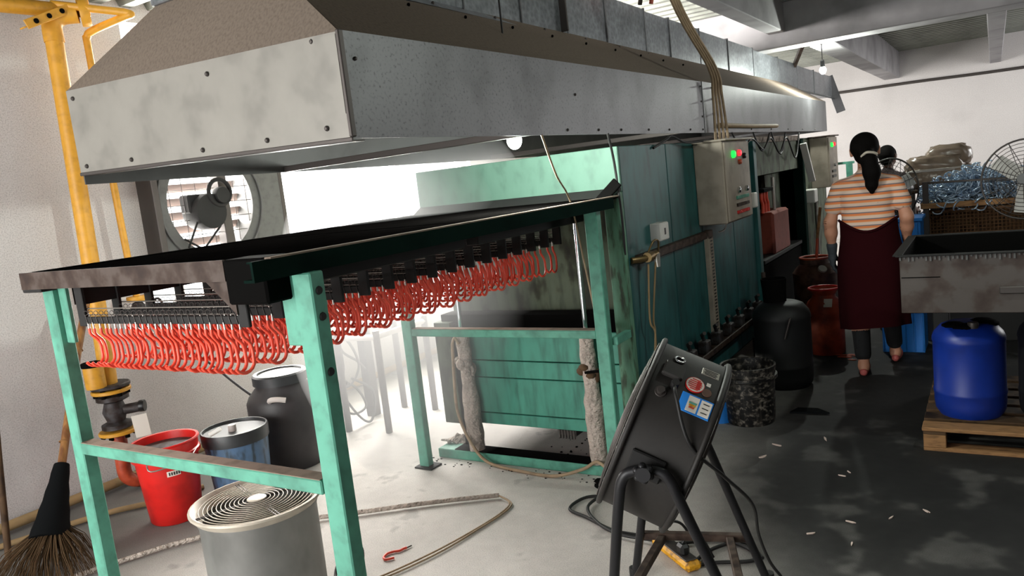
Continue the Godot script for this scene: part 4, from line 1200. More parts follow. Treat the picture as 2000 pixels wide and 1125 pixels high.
func build_window_fan() -> void:
	var f := thing("exhaust_fan", "large grey wall exhaust fan with louvres in front of the window", "fan", V(-4.5, 1.22, -3.45))
	var c := V(-4.46, 1.655, -3.36)
	var R := 0.335
	var y0 := 1.22 - c.y; var y1 := 2.15 - c.y; var za := -2.96 - c.z; var zb := -3.96 - c.z
	var g := G.new()
	g.flat()
	var n := 48
	var edge := func(a: float) -> Vector3:
		var d := Vector2(cos(a), sin(a))  # x is z, y is y
		var s := 1e9
		s = minf(s, (za if d.x > 0 else zb) / d.x if absf(d.x) > 1e-6 else 1e9)
		s = minf(s, (y1 if d.y > 0 else y0) / d.y if absf(d.y) > 1e-6 else 1e9)
		return c + V(0, d.y * s, d.x * s)
	for k in n:
		var a0 := TAU * k / n; var a1 := TAU * (k + 1) / n
		var i0 := c + V(0, sin(a0), cos(a0)) * R; var i1 := c + V(0, sin(a1), cos(a1)) * R
		g.fan([i0, edge.call(a0), edge.call(a1), i1], Vector3.RIGHT)
		var bk := V(-0.16, 0, 0)
		g.fan([i0, i1, i1 + bk, i0 + bk], -(i0 - c))
	part(g, "front_plate", M.fan_plate, f)
	g = G.new()
	g.box(V(-4.64, 1.22, -2.97), V(-4.44, 2.15, -2.925), 0.004)
	g.box(V(-4.64, 1.22, -3.99), V(-4.455, 2.15, -3.955), 0.004)
	g.box(V(-4.64, 1.19, -3.99), V(-4.445, 1.222, -2.925), 0.004)
	g.box(V(-4.64, 2.15, -3.99), V(-4.445, 2.18, -2.925), 0.004)
	part(g, "casing", M.dull_wire, f)
	g = G.new(); g.ring(c + V(0.012, 0, 0), Vector3.RIGHT, R + 0.07, 0.008, 40, 6)
	part(g, "pressed_ring", M.fan_plate, f)
	for k in 8:
		g = G.new()
		var y := c.y - 0.34 + 0.092 * k
		g.boxb(V(-4.62, y, c.z), Basis(Vector3.BACK, 0.95), V(0.062, 0.006, 0.94), 0.001)
		part(g, "louvre_slat", M.louvre, f)
	g = G.new()
	for k in range(-3, 4):
		var s := sqrt(R * R - pow(k * 0.1, 2))
		g.tube([c + V(-0.02, -s, k * 0.1), c + V(-0.02, s, k * 0.1)], 0.0025, 5)
		g.tube([c + V(-0.02, k * 0.1, -s), c + V(-0.02, k * 0.1, s)], 0.0025, 5)
	part(g, "guard_wires", M.dull_wire, f, "", true)
	g = G.new(); g.box(V(-4.50, 1.30, -3.47), V(-4.42, 2.1, -3.40), 0.004)
	part(g, "upright_bar", M.dull_wire, f)
	g = G.new()
	disc_at(g, V(-4.46, 1.60, -3.29), Vector3.RIGHT, 0.12, 0.16, 20)
	g.box(V(-4.53, 1.60, -3.32), V(-4.43, 1.72, -3.16), 0.01)
	part(g, "motor", M.black_steel, f)
	g = G.new()
	g.ring(V(-4.38, 1.72, -3.37), Vector3.RIGHT, 0.085, 0.014, 24, 8)
	disc_at(g, V(-4.38, 1.70, -3.38), Vector3.RIGHT, 0.055, 0.05, 16)
	part(g, "pulley", M.black_steel, f)
	for e in [[V(-4.42, 1.55, -3.2), V(-4.42, 1.38, -3.1)], [V(-4.42, 1.50, -3.37), V(-4.42, 1.33, -3.18)], [V(-4.42, 1.44, -3.08), V(-4.42, 1.33, -3.25)]]:
		g = G.new(); g.tube(e, 0.007, 6)
		part(g, "stay_rod", M.black_steel, f)

# ---------------------------------------------------------------- floor objects
func build_floor_things() -> void:
	var g: G
	var c := V(-2.38, 0, -1.775)
	var b := thing("drum_fan", "upright galvanised drum fan with concentric wire guard behind the front crossbar", "fan", c)
	g = G.new()
	g.lathe([Vector2(0.17, 0.0), Vector2(0.208, 0.0), Vector2(0.212, 0.2), Vector2(0.214, 0.44), Vector2(0.222, 0.465), Vector2(0.222, 0.468), Vector2(0.20, 0.45), Vector2(0.198, 0.05), Vector2(0.17, 0.0)], Transform3D(Basis(), c), 40)
	part(g, "barrel", M.galv_drum, b)
	g = G.new()
	g.lathe([Vector2(0.216, 0.462), Vector2(0.235, 0.482), Vector2(0.245, 0.494), Vector2(0.244, 0.501), Vector2(0.236, 0.503), Vector2(0.215, 0.488), Vector2(0.199, 0.46)], Transform3D(Basis(), c), 40)
	part(g, "flared_rim", M.cream_metal, b, "cream flared rim")
	for k in 11:
		g = G.new(); g.ring(c + V(0, 0.497 - 0.0004 * k, 0), Vector3.UP, 0.05 + 0.0158 * k, 0.0019, 40, 5)
		part(g, "guard_ring", M.cream_metal, b)
	g = G.new(); disc_at(g, c + V(0, 0.498, 0), Vector3.UP, 0.036, 0.006, 20)
	part(g, "hub_disc", M.cream_metal, b)
	for k in 4:
		var a := 0.35 + PI / 2 * k
		g = G.new()
		for o in [-0.006, 0.006]:
			var d := V(cos(a), 0, sin(a)); var w: Vector3 = V(-sin(a), 0, cos(a)) * o
			g.tube([c + d * 0.034 + w + V(0, 0.492, 0), c + d * 0.232 + w + V(0, 0.494, 0)], 0.0025, 5)
		part(g, "guard_spoke", M.dull_wire, b)
	g = G.new(); disc_at(g, c + V(0, 0.36, 0), Vector3.UP, 0.075, 0.12, 20)
	part(g, "motor", M.soot, b)
	for k in 5:
		var a := TAU * k / 5.0
		var d := V(cos(a), 0, sin(a)); var w := V(-sin(a), 0, cos(a))
		g = G.new(); g.boxb(c + d * 0.13 + V(0, 0.40, 0), Basis(d, 0.5) * Basis(d, Vector3.UP, d.cross(Vector3.UP)), V(0.11, 0.006, 0.10), 0.001)
		part(g, "blade", M.black_steel, b)
	g = G.new(); g.lathe([Vector2(0, 0.37), Vector2(0.197, 0.37)], Transform3D(Basis(), c), 24)
	part(g, "inner_shade_disc", M.soot, b)  # dark disc added under the guard, stands in for shade inside the barrel
	# cable from the pale conduit across the floor
	g = G.new()
	for o in [0.0, 0.012]:
		g.tube(bez([V(-2.15, 0.02, -3.01), V(-2.06 + o, 0.009, -2.97), V(-2.04 + o, 0.008, -2.86), V(-2.06 + o, 0.008, -2.68), V(-2.11 + o * 2, 0.008, -2.44), V(-2.19 + o * 2, 0.008, -2.2), V(-2.26 + o, 0.008, -2.08)], 8), 0.004, 6)
	solo(g, "floor_cable", M.tan_cable, "twin dark and white cable curving over the bright floor from the conduit end", "cable")
	g = G.new()
	g.tube(bez([V(-2.26, 0.008, -2.08), V(-2.27, 0.02, -2.13), V(-2.31, 0.09, -2.20), V(-2.36, 0.12, -2.20), V(-2.40, 0.05, -2.14), V(-2.36, 0.02, -2.08), V(-2.30, 0.07, -2.10), V(-2.34, 0.10, -2.14)], 7), 0.007, 6)
	solo(g, "cable_loop", M.black_rubber, "black cable loop beside the foot of the front post", "cable")
	g = G.new(); g.box(V(-2.37, 0, -2.17), V(-2.32, 0.075, -2.12), 0.004)
	solo(g, "steel_stub", M.brown_steel, "short brown steel stub on the floor beside the front post", "stub")
	# dropped hook
	var h := thing("dropped_hook", "single red dipped hook dropped on the bright floor", "hook", V(-2.27, 0, -2.36))
	g = G.new()
	g.tube(bez([V(-2.255, 0.007, -2.325), V(-2.272, 0.007, -2.305), V(-2.288, 0.007, -2.30), V(-2.305, 0.007, -2.315), V(-2.31, 0.007, -2.345), V(-2.295, 0.007, -2.37), V(-2.275, 0.007, -2.385), V(-2.27, 0.007, -2.405), V(-2.262, 0.007, -2.42)], 4), 0.0055, 8)
	part(g, "coating", M.red_dip, h)
	g = G.new(); g.tube([V(-2.262, 0.006, -2.42), V(-2.255, 0.006, -2.445)], 0.003, 6)
	part(g, "shank", M.dull_wire, h)
	# soot crumbs under the furnace, flakes in the aisle
	g = G.new()
	for k in 130:
		var x := rng.randfn(-1.95, 0.2); var z := rng.randf_range(-4.3, -3.58)
		if x < -2.5 or x > -1.6: continue
		var r := rng.randf_range(0.003, 0.009)
		g.ball(V(x, r * 0.4, z), V(r, r * 0.5, r * rng.randf_range(0.6, 1.3)), 6, 4)
	for k in 60:
		var r := rng.randf_range(0.002, 0.007)
		g.ball(V(rng.randf_range(-2.9, -1.6), r * 0.3, rng.randfn(-3.37, 0.03)), V(r * 1.4, r * 0.4, r), 6, 4)
	var cr := solo(g, "soot_crumbs", M.soot, "black soot crumbs scattered on the floor under the furnace front", "crumbs")
	cr.set_meta("kind", "stuff")
	g = G.new()
	for k in 12:
		g.ball(V(-1.66 + rng.randf_range(-0.08, 0.08), 0.01, -3.33 + rng.randf_range(-0.05, 0.05)), V(rng.randf_range(0.02, 0.05), 0.016, 0.025), 7, 4)
	solo(g, "soot_heap", M.soot, "little heap of black soot on the floor at the right frame post", "soot")
	g = G.new()
	for k in 7:
		g.boxb(V(-2.84 + 0.03 * k, 0.07 + 0.004 * (k % 3), -3.52 - 0.01 * k), Basis(V(0.3, 1, 0.2).normalized(), k * 0.8) * Basis(Vector3.RIGHT, 0.3 * (k % 3 - 1)), V(0.07, 0.012, 0.045), 0.003)
	solo(g, "crumpled_wrapping", M.white_wrap, "crumpled pale wrapping scraps on the base rail's left end", "scraps")
	var fl := [[-1.03, -4.076, 0.06, 0.4], [-1.061, -3.889, 0.075, 2.1], [-0.811, -4.228, 0.05, 1.2], [-0.652, -3.744, 0.045, 0.1], [-0.632, -3.80, 0.04, 0.9], [-0.674, -3.107, 0.05, 2.6], [-0.548, -3.261, 0.05, 0.2], [-0.512, -3.069, 0.035, 1.5], [-0.275, -3.452, 0.035, 0.8], [-0.40, -3.35, 0.03, 2.0]]
	var fw := ["pale scrap with forked end on the dark floor near the black bucket", "largest pinkish scrap on the dark floor, nearest the tripod fan's leg", "bent pale scrap farthest back on the dark aisle floor", "pale round scrap in the middle of the dark aisle floor", "reddish-white scrap beside the round one on the dark floor", "white splinter nearest the tripod fan on the dark floor", "long white smear-like scrap in front of the middle of the aisle", "small square white chip nearest the camera on the dark floor", "tiny white chip on the dark floor toward the pallet", "small white chip left of the one toward the pallet"]
	for k in fl.size():
		g = G.new()
		var q: Array = fl[k]
		var poly := []
		for j in 7:
			var a := TAU * j / 7.0
			poly.append(Vector2(cos(a) * q[2] * rng.randf_range(0.2, 0.75), sin(a) * q[2] * 0.13 * rng.randf_range(0.3, 1.3)))
		g.prism(poly, V(q[0], 0.001, q[1]), V(cos(q[3]), 0, sin(q[3])), V(-sin(q[3]), 0, cos(q[3])), V(0, 0.004, 0))
		solo(g, "floor_scrap", M.flake, fw[k], "scrap", "pale scraps on the aisle floor")

# ---------------------------------------------------------------- tilted fan on tripod
func build_heater_fan() -> void:
	var C := V(-0.885, 0.745, -2.15)
	var p := V(0.25, 0, 0.968).normalized()
	var a := V(0.870, -0.438, -0.225).normalized()
	var t := a.cross(p)
	var bs := Basis(p, a, p.cross(a))
	var xf := Transform3D(bs, C)
	var R := 0.262
	var f := thing("floor_fan", "dark metal drum fan tilted back on a black tube stand in the foreground", "fan", V(-0.885, 0, -2.15))
	var g := G.new()
	g.lathe([Vector2(R, -0.10), Vector2(R, 0.10), Vector2(R - 0.004, 0.10), Vector2(R - 0.004, -0.10), Vector2(R, -0.10)], xf, 56)
	var hs := part(g, "housing", M.fan_housing, f)
	for s in [-1.0, 1.0]:
		g = G.new(); g.ring(C + a * 0.102 * s, a, R + 0.006, 0.009, 56, 7)
		part(g, "rolled_rim", M.fan_housing, f)
		g = G.new()
		for k in 9: g.ring(C + a * s * (0.115 + 0.02 * (1.0 - pow((k + 1) / 9.0, 2))), a, 0.03 + 0.028 * k, 0.002, 36, 4)
		for k in 12:
			var d := p * cos(TAU * k / 12) + t * sin(TAU * k / 12)
			g.tube([C + a * s * 0.135 + d * 0.03, C + a * s * 0.125 + d * 0.16, C + a * s * 0.108 + d * R], 0.002, 4)
		part(g, "wire_guard", M.dull_wire, f, "", true)
	g = G.new(); disc_at(g, C, a, 0.07, 0.17, 20)
	part(g, "motor", M.black_steel, f)
	for k in 3:
		var an := TAU * k / 3.0
		var d := p * cos(an) + t * sin(an)
		g = G.new(); g.boxb(C + d * 0.15 + a * 0.02, Basis(d, 0.5) * Basis(d, a, d.cross(a)), V(0.18, 0.005, 0.13), 0.001)
		part(g, "blade", M.dull_wire, f)
	# stickers and fittings on the drum
	var onto := func(s: float, nn: Vector3) -> Array:
		var n := (nn - a * nn.dot(a)).normalized()
		return [C + a * s + n * R, n, Basis(a, n, a.cross(n))]
	var q: Array = onto.call(-0.040, V(0.474, 0.87, 0.138))
	g = G.new(); g.ring(q[0] + q[1] * 0.004, q[1], 0.014, 0.0035, 20, 6)
	part(g, "chrome_ring", M.chrome, hs, "chrome ring around a hole")
	g = G.new(); disc_at(g, q[0] + q[1] * 0.001, q[1], 0.013, 0.004, 16)
	part(g, "hole", M.soot, hs)
	q = onto.call(0.056, V(0.475, 0.867, 0.149))
	g = G.new(); g.boxb(q[0], q[2], V(0.052, 0.003, 0.036), 0.001)
	var s1 := part(g, "rating_plate", M.wire_steel, hs, "grey rating plate")
	g = G.new()
	for k in 4: g.boxb(q[0] + q[1] * 0.002 + q[2].z * (-0.011 + 0.0075 * k), q[2], V(0.04 - 0.006 * (k % 2), 0.001, 0.0025), 0)
	part(g, "print_lines", M.black_plastic, s1, "", true)
	q = onto.call(0.024, V(0.493, 0.768, 0.408))
	g = G.new(); disc_at(g, q[0], q[1], 0.028, 0.004, 26)
	var s2 := part(g, "round_sticker", M.red_plastic, hs, "round red and white sticker")
	g = G.new(); disc_at(g, q[0] + q[1] * 0.0022, q[1], 0.0255, 0.001, 26)
	part(g, "white_disc", M.label_white, s2)
	g = G.new()
	for k in 6:
		var zz := -0.018 + 0.0072 * k
		g.boxb(q[0] + q[1] * 0.003 + q[2].z * zz, q[2], V(2.0 * sqrt(maxf(0.0005 - zz * zz, 0.00005)) * 0.9, 0.001, 0.0035), 0)
	g.boxb(q[0] + q[1] * 0.003 + q[2].x * 0.010, q[2], V(0.012, 0.001, 0.03), 0)
	part(g, "red_print", M.red_plastic, s2, "", true)
	q = onto.call(0.045, V(0.476, 0.629, 0.614))
	g = G.new(); g.boxb(q[0], q[2], V(0.092, 0.003, 0.058), 0.001)
	var s3 := part(g, "energy_label", M.bright_blue, hs, "blue and cream label")
	for k in 2:
		g = G.new(); g.boxb(q[0] + q[1] * 0.002 + q[2].x * (-0.009 + 0.036 * k), q[2], V(0.031, 0.001, 0.048), 0)
		part(g, "cream_panel", M.label_white, s3)
	for k in 3:
		g = G.new(); g.boxb(q[0] + q[1] * 0.0032 + q[2].x * -0.009 + q[2].z * (0.004 + 0.007 * (k - 1)), q[2], V(0.022 - 0.003 * k, 0.001, 0.005), 0)
		part(g, "rating_bar", [M.mint_paint, M.yellow_plastic, M.orange_paint][k], s3)
	g = G.new()
	for k in 3: g.boxb(q[0] + q[1] * 0.0032 + q[2].x * 0.027 + q[2].z * (-0.014 + 0.014 * k), q[2], V(0.018, 0.001, 0.002), 0)
	part(g, "print_lines", M.black_plastic, s3, "", true)
	q = onto.call(0.062, V(0.492, 0.748, 0.446))
	g = G.new(); disc_at(g, q[0], q[1], 0.014, 0.004, 18)
	part(g, "brown_sticker", M.brown_can, hs)
	q = onto.call(0.060, V(0.492, 0.802, 0.339))
	g = G.new(); g.boxb(q[0], q[2], V(0.012, 0.003, 0.012), 0)
	part(g, "small_sticker", M.label_white, hs)
	q = onto.call(-0.058, V(0.475, 0.626, 0.618))
	g = G.new(); disc_at(g, q[0] + q[1] * 0.008, q[1], 0.012, 0.02, 6)
	disc_at(g, q[0] + q[1] * 0.002, q[1], 0.017, 0.005, 16)
	part(g, "bolt", M.dull_wire, hs)
	q = onto.call(-0.045, V(0.492, 0.80, 0.36))
	g = G.new(); g.boxb(q[0] + q[1] * 0.006, q[2], V(0.062, 0.016, 0.058), 0.006)
	part(g, "switch_box", M.fan_housing, hs)
	q = onto.call(-0.029, V(0.488, 0.701, 0.521))
	g = G.new()
	var q0: Vector3 = q[0] + q[1] * 0.012
	disc_at(g, q0, q[1], 0.012, 0.03, 12)
	var foot := V(-0.735, 0, -2.66)
	var cord := [q0, q0 + V(0.02, -0.02, 0.05), V(-0.72, 0.80, -1.93), V(-0.66, 0.68, -2.02), V(-0.655, 0.50, -2.25), V(-0.70, 0.30, -2.45), V(-0.70, 0.15, -2.56), V(-0.70, 0.02, -2.70)]
	g.tube(bez(cord, 8), 0.0055, 6)
	part(g, "power_cord", M.black_rubber, f)
	# stand: two arched tubes, pivots with knobs, cross tubes
	var arch := func(mid: Vector3, L: Vector3, Rr: Vector3, nm: String) -> void:
		var gg := G.new()
		var w := (Rr - L).normalized()
		var pts := [L, L.lerp(mid, 0.55) + w * -0.0]
		var lt := mid - w * 0.075 + V(0, -0.055, 0)
		var rt := mid + w * 0.075 + V(0, -0.055, 0)
		pts = [L, L.lerp(lt, 0.5), lt.lerp(L, 0.08), lt + w * 0.012 + V(0, 0.028, 0), mid - w * 0.03 + V(0, -0.005, 0), mid + w * 0.03 + V(0, -0.005, 0), rt - w * 0.012 + V(0, 0.028, 0), rt.lerp(Rr, 0.08), rt.lerp(Rr, 0.5), Rr]
		gg.tube(bez(pts, 6), 0.0155, 10)
		var am := part(gg, nm, M.stand_tube, f)
		for e in [L, Rr]:
			gg = G.new(); disc_at(gg, e + V(0, 0.025, 0), Vector3.UP, 0.02, 0.05, 12)
			part(gg, "rubber_foot", M.black_rubber, am)
	var np := C + p * (R + 0.035) + V(-0.02, 0, 0)
	var fp := C - p * (R + 0.03)
	arch.call(fp, V(-1.21, 0, -2.53), foot, "rear_arch")
	arch.call(np, V(-1.07, 0, -1.98), V(-0.60, 0, -2.10), "front_arch")
	for s in [[np, 1.0], [fp, -1.0]]:
		g = G.new()
		g.boxb(s[0] - p * 0.028 * s[1], Basis(a, p.cross(a), p) * Basis(), V(0.10, 0.07, 0.02), 0.004)
		part(g, "pivot_bracket", M.black_steel, f)
		g = G.new()
		var c0: Vector3 = s[0] + p * 0.025 * s[1]
		disc_at(g, c0, p, 0.022, 0.03, 14)
		for k in 6:
			var d := a * cos(TAU * k / 6) + p.cross(a) * sin(TAU * k / 6)
			g.ball(c0 + d * 0.02, V(0.011, 0.011, 0.013), 8, 5)
		part(g, "clamp_knob", M.stand_tube, f)
	for e in [[V(-1.155, 0.20, -2.51), V(-0.775, 0.20, -2.615)], [V(-1.08, 0.195, -2.53), V(-1.03, 0.195, -2.02)], [V(-0.85, 0.195, -2.60), V(-0.66, 0.195, -2.13)]]:
		g = G.new(); g.bar(e[0], e[1], 0.028, 0.028)
		part(g, "cross_tube", M.stand_brown, f)
	# power strip and its cable
	var s := thing("power_strip", "yellow power strip with two black plugs on the floor under the tilted fan", "power strip", V(-1.12, 0, -2.74))
	var bx := Basis(Vector3.UP, -0.68)
	g = G.new(); g.boxb(V(-1.12, 0.022, -2.74), bx, V(0.28, 0.04, 0.07), 0.012)
	part(g, "body", M.yellow_plastic, s)
	g = G.new(); g.boxb(V(-1.12, 0.043, -2.74), bx, V(0.24, 0.006, 0.052), 0.003)
	part(g, "socket_face", M.dull_wire, s)
	for k in 2:
		g = G.new()
		var c1 := V(-1.12, 0.066, -2.74) + bx.x * (-0.08 + 0.14 * k)
		g.boxb(c1, bx, V(0.05, 0.045, 0.04), 0.01)
		g.tube(bez([c1 + V(0, 0.02, 0), c1 + V(0.02, 0.05, -0.02), c1 + V(0.06, 0.03, -0.05), c1 + V(0.1, -0.05, -0.06)], 5), 0.006, 6)
		part(g, "plug", M.black_plastic, s)
	var loops := [[V(-1.19, 0.012, -2.80), V(-1.0, 0.01, -2.92), V(-0.86, 0.01, -2.88), V(-0.83, 0.01, -2.80), V(-0.95, 0.01, -2.74), V(-1.03, 0.01, -2.70), V(-1.0, 0.01, -2.84), V(-0.9, 0.012, -2.93), V(-0.80, 0.01, -2.83)],
		[V(-1.17, 0.012, -2.80), V(-1.30, 0.01, -2.85), V(-1.45, 0.01, -2.86), V(-1.62, 0.01, -2.94), V(-1.74, 0.01, -3.0), V(-1.72, 0.01, -3.14), V(-1.60, 0.01, -3.18), V(-1.52, 0.02, -3.1)],
		[V(-1.20, 0.02, -2.82), V(-1.40, 0.018, -2.82), V(-1.55, 0.018, -2.90), V(-1.66, 0.018, -3.04), V(-1.62, 0.02, -3.20), V(-1.5, 0.02, -3.2)]]
	var cl := ["black cable coiled on the floor behind the yellow power strip", "black cable looping out from the power strip toward the green frame post", "second black cable loop inside the one near the green frame post"]
	for k in 3:
		g = G.new(); g.tube(bez(loops[k], 8), 0.0075, 6)
		solo(g, "floor_cable", M.black_rubber, cl[k], "cable")

# ---------------------------------------------------------------- right side: tank, pallet, drums, cans, tables
func drum_body(n: String, label: String, at: Vector3, r: float, h: float, m: Material, cat_ := "drum") -> Node3D:
	var d := thing(n, label, cat_, at)
	var g := G.new()
	g.lathe([Vector2(0, 0), Vector2(r * 0.86, 0), Vector2(r * 0.97, 0.03), Vector2(r, 0.07), Vector2(r, h * 0.22), Vector2(r * 1.02, h * 0.235), Vector2(r * 1.02, h * 0.26), Vector2(r, h * 0.275), Vector2(r, h * 0.76), Vector2(r * 1.02, h * 0.78), Vector2(r * 1.015, h * 0.81), Vector2(r * 0.96, h * 0.86), Vector2(r * 0.78, h * 0.93), Vector2(r * 0.60, h * 0.955), Vector2(0, h * 0.96)], Transform3D(Basis(), at), 36)
	part(g, "body", m, d)
	return d

func build_right_side() -> void:
	var g: G
	# dip tank on legs
	var t := thing("dip_tank", "long black open dipping tank with ragged drip edge standing over the pallet", "tank", V(0.35, 0.12, -4.52))
	var x0 := -0.40; var x1 := 1.15; var z0 := -4.10; var z1 := -4.92
	g = G.new(); g.box(V(x0, 0.722, z0 - 0.012), V(x1, 1.0, z0), 0.003)
	var fr := part(g, "front_wall", M.tank_steel, t, "stained front wall with reddish patches")
	g = G.new(); g.box(V(x0, 0.722, z1), V(x1, 1.0, z1 + 0.012), 0.003)
	part(g, "back_wall", M.soot, t)
	for x in [x0, x1 - 0.012]:
		g = G.new(); g.box(V(x, 0.722, z1 + 0.012), V(x + 0.012, 1.0, z0 - 0.012), 0.003)
		part(g, "end_wall", M.soot, t)
	g = G.new(); g.box(V(x0 + 0.012, 0.722, z1 + 0.012), V(x1 - 0.012, 0.735, z0 - 0.012), 0)
	part(g, "tank_floor", M.soot, t)
	g = G.new(); g.box(V(x0 + 0.02, 0.736, z1 + 0.02), V(x1 - 0.02, 0.80, z0 - 0.02), 0)
	part(g, "black_liquid", M.black_plastic, t)
	for e in [[V(x0 - 0.015, 1.0, z0 - 0.01), V(x1, 1.008, z0 + 0.025)], [V(x0 - 0.015, 1.0, z1 - 0.02), V(x1, 1.008, z1 + 0.012)], [V(x0 - 0.03, 1.0, z1), V(x0 + 0.012, 1.008, z0)]]:
		g = G.new(); g.box(e[0], e[1], 0.003)
		part(g, "rim", M.black_steel, t)
	g = G.new()
	var x := x0
	while x < x1:
		var l := rng.randf_range(0.008, 0.028)
		g.box(V(x, 1.0 - l, z0 + 0.001), V(x + 0.008, 1.0, z0 + 0.007), 0)
		x += 0.0185
	part(g, "drips", M.fan_plate, fr, "", true)
	g = G.new(); g.box(V(x0 + 0.006, 0.895, z0), V(x0 + 0.17, 0.899, z0 + 0.003), 0)
	part(g, "weld_seam", M.soot, fr)
	g = G.new(); g.box(V(0.005, 0.812, z0 - 0.002), V(0.4, 0.846, z0 + 0.012), 0.004)
	part(g, "bar_handle", M.dull_wire, fr)
	for p in [[-0.31, -4.80], [1.05, -4.80], [1.05, -4.2]]:
		g = G.new(); g.box(V(p[0], 0.13, p[1] - 0.04), V(p[0] + 0.08, 0.722, p[1] + 0.04), 0.004)
		part(g, "leg", M.black_steel, t)
	# pallet
	var pl := thing("wooden_pallet", "wooden pallet carrying the blue drum under the tank", "pallet", V(0.35, 0, -4.67))
	for k in 3:
		for j in 3:
			g = G.new()
			var px: float = [-0.335, 0.30, 0.96][k]
			var pz: float = [-4.18, -4.64, -5.10][j]
			g.box(V(px, 0.018, pz - 0.09), V(px + 0.10, 0.085, pz), 0.003)
			part(g, "block", M.wood_pale, pl)
	for j in 3:
		g = G.new(); g.box(V(-0.335, 0.0, [-4.27, -4.73, -5.19][j]), V(1.06, 0.018, [-4.18, -4.64, -5.10][j]), 0.002)
		part(g, "bottom_board", M.wood_pale, pl)
	for k in 3:
		g = G.new(); g.box(V([-0.335, 0.30, 0.96][k], 0.085, -5.19), V([-0.235, 0.40, 1.06][k], 0.103, -4.18), 0.002)
		part(g, "stringer", M.wood_dark, pl)
	for j in 7:
		g = G.new(); g.box(V(-0.34, 0.103, -4.285 - 0.152 * j), V(1.06, 0.122, -4.175 - 0.152 * j), 0.003)
		part(g, "top_board", M.wood_pale if j == 0 else M.wood_dark, pl)
	var bd := drum_body("blue_drum", "blue plastic drum with blackened top standing on the wooden pallet", V(-0.135, 0.122, -4.47), 0.163, 0.50, M.blue_plastic)
	g = G.new()
	for k in 9:
		var a := rng.randf() * TAU
		g.ball(V(-0.135 + cos(a) * 0.08, 0.122 + 0.465 + rng.randf() * 0.01, -4.47 + sin(a) * 0.08), V(0.06, 0.018, 0.05), 8, 5)
	part(g, "black_sludge", M.soot, bd)
	g = G.new(); disc_at(g, V(-0.11, 0.605, -4.37), Vector3.UP, 0.024, 0.03, 14)
	part(g, "bung", M.dull_wire, bd)
	drum_body("blue_drum", "blue-black drum at the right edge of the photo on the pallet, beside the brighter one", V(0.24, 0.122, -4.49), 0.163, 0.52, M.black_drum)
	# drums and cans along the furnace
	bd = drum_body("black_drum", "large sooty black drum beside the furnace bay, in front of the orange can", V(-1.24, 0, -5.24), 0.185, 0.60, M.black_drum)
	g = G.new(); g.lathe([Vector2(0.075, 0.57), Vector2(0.078, 0.66), Vector2(0.085, 0.73), Vector2(0.08, 0.73), Vector2(0.07, 0.66), Vector2(0.06, 0.58)], Transform3D(Basis(), V(-1.28, 0, -5.26)), 20)
	part(g, "funnel", M.soot, bd)
	g = G.new(); g.tube([V(-1.14, 0.50, -5.05), V(-1.18, 0.36, -5.047)], 0.008, 6)
	part(g, "drip", M.dull_wire, bd)
	var bk := thing("tar_bucket", "black tar-spattered open bucket on the floor beside the tilted fan", "bucket", V(-1.27, 0, -4.46))
	g = G.new()
	g.lathe([Vector2(0, 0), Vector2(0.135, 0), Vector2(0.142, 0.02), Vector2(0.152, 0.26), Vector2(0.168, 0.27), Vector2(0.168, 0.29), Vector2(0.156, 0.295), Vector2(0.162, 0.345), Vector2(0.158, 0.35), Vector2(0.15, 0.345), Vector2(0.125, 0.02), Vector2(0, 0.02)], Transform3D(Basis(), V(-1.27, 0, -4.46)), 32)
	part(g, "body", M.tar_bucket, bk)
	g = G.new(); g.lathe([Vector2(0, 0.27), Vector2(0.146, 0.27)], Transform3D(Basis(), V(-1.27, 0, -4.46)), 24)
	part(g, "tar", M.black_plastic, bk)
	g = G.new(); g.lathe([Vector2(0, 0), Vector2(0.07, 0), Vector2(0.075, 0.13), Vector2(0.07, 0.13), Vector2(0.06, 0.01), Vector2(0, 0.01)], Transform3D(Basis(), V(-1.44, 0, -4.42)), 20)
	solo(g, "blue_tub", M.bright_blue, "small blue tub half hidden between the tilted fan and the tar bucket", "tub")
	g = G.new()
	g.prism([Vector2(0, 0), Vector2(0.22, 0.03), Vector2(0.14, 0.10), Vector2(0.03, 0.09)], V(-1.08, 0.002, -4.62), Vector3.RIGHT, Vector3.FORWARD, V(0, 0.012, 0))
	solo(g, "black_rag", M.cloth_black, "flat black rag on the floor right of the tar bucket", "rag")
	var oc := thing("orange_can", "orange paint-dripped metal can with red rim standing behind the black drum", "can", V(-1.13, 0, -6.16))
	g = G.new()
	g.lathe([Vector2(0, 0), Vector2(0.13, 0), Vector2(0.135, 0.01), Vector2(0.135, 0.36), Vector2(0.12, 0.40), Vector2(0.085, 0.435), Vector2(0.082, 0.455), Vector2(0.11, 0.50), Vector2(0.105, 0.505), Vector2(0.075, 0.455), Vector2(0.07, 0.40), Vector2(0, 0.38)], Transform3D(Basis(), V(-1.13, 0, -6.16)), 30)
	part(g, "body", M.orange_paint, oc)
	g = G.new(); g.ring(V(-1.13, 0.503, -6.16), Vector3.UP, 0.108, 0.009, 28, 7)
	part(g, "red_rim", M.red_plastic, oc)
	g = G.new(); g.boxb(V(-1.085, 0.405, -6.05), Basis(Vector3.RIGHT, 0.9), V(0.06, 0.004, 0.07), 0.002)  # highlight on the can shoulder, painted as a small white plate
	part(g, "painted_highlight", M.label_white, oc, "pale painted highlight")
	var bc := thing("brown_can", "brown metal can with orange rim behind the orange can, holding a stick", "can", V(-1.27, 0, -6.62))
	g = G.new()
	g.lathe([Vector2(0, 0), Vector2(0.17, 0), Vector2(0.175, 0.5), Vector2(0.178, 0.56), Vector2(0.15, 0.60), Vector2(0.115, 0.63), Vector2(0.115, 0.68), Vector2(0.11, 0.68), Vector2(0.105, 0.60), Vector2(0.10, 0.3), Vector2(0, 0.3)], Transform3D(Basis(), V(-1.27, 0, -6.62)), 30)
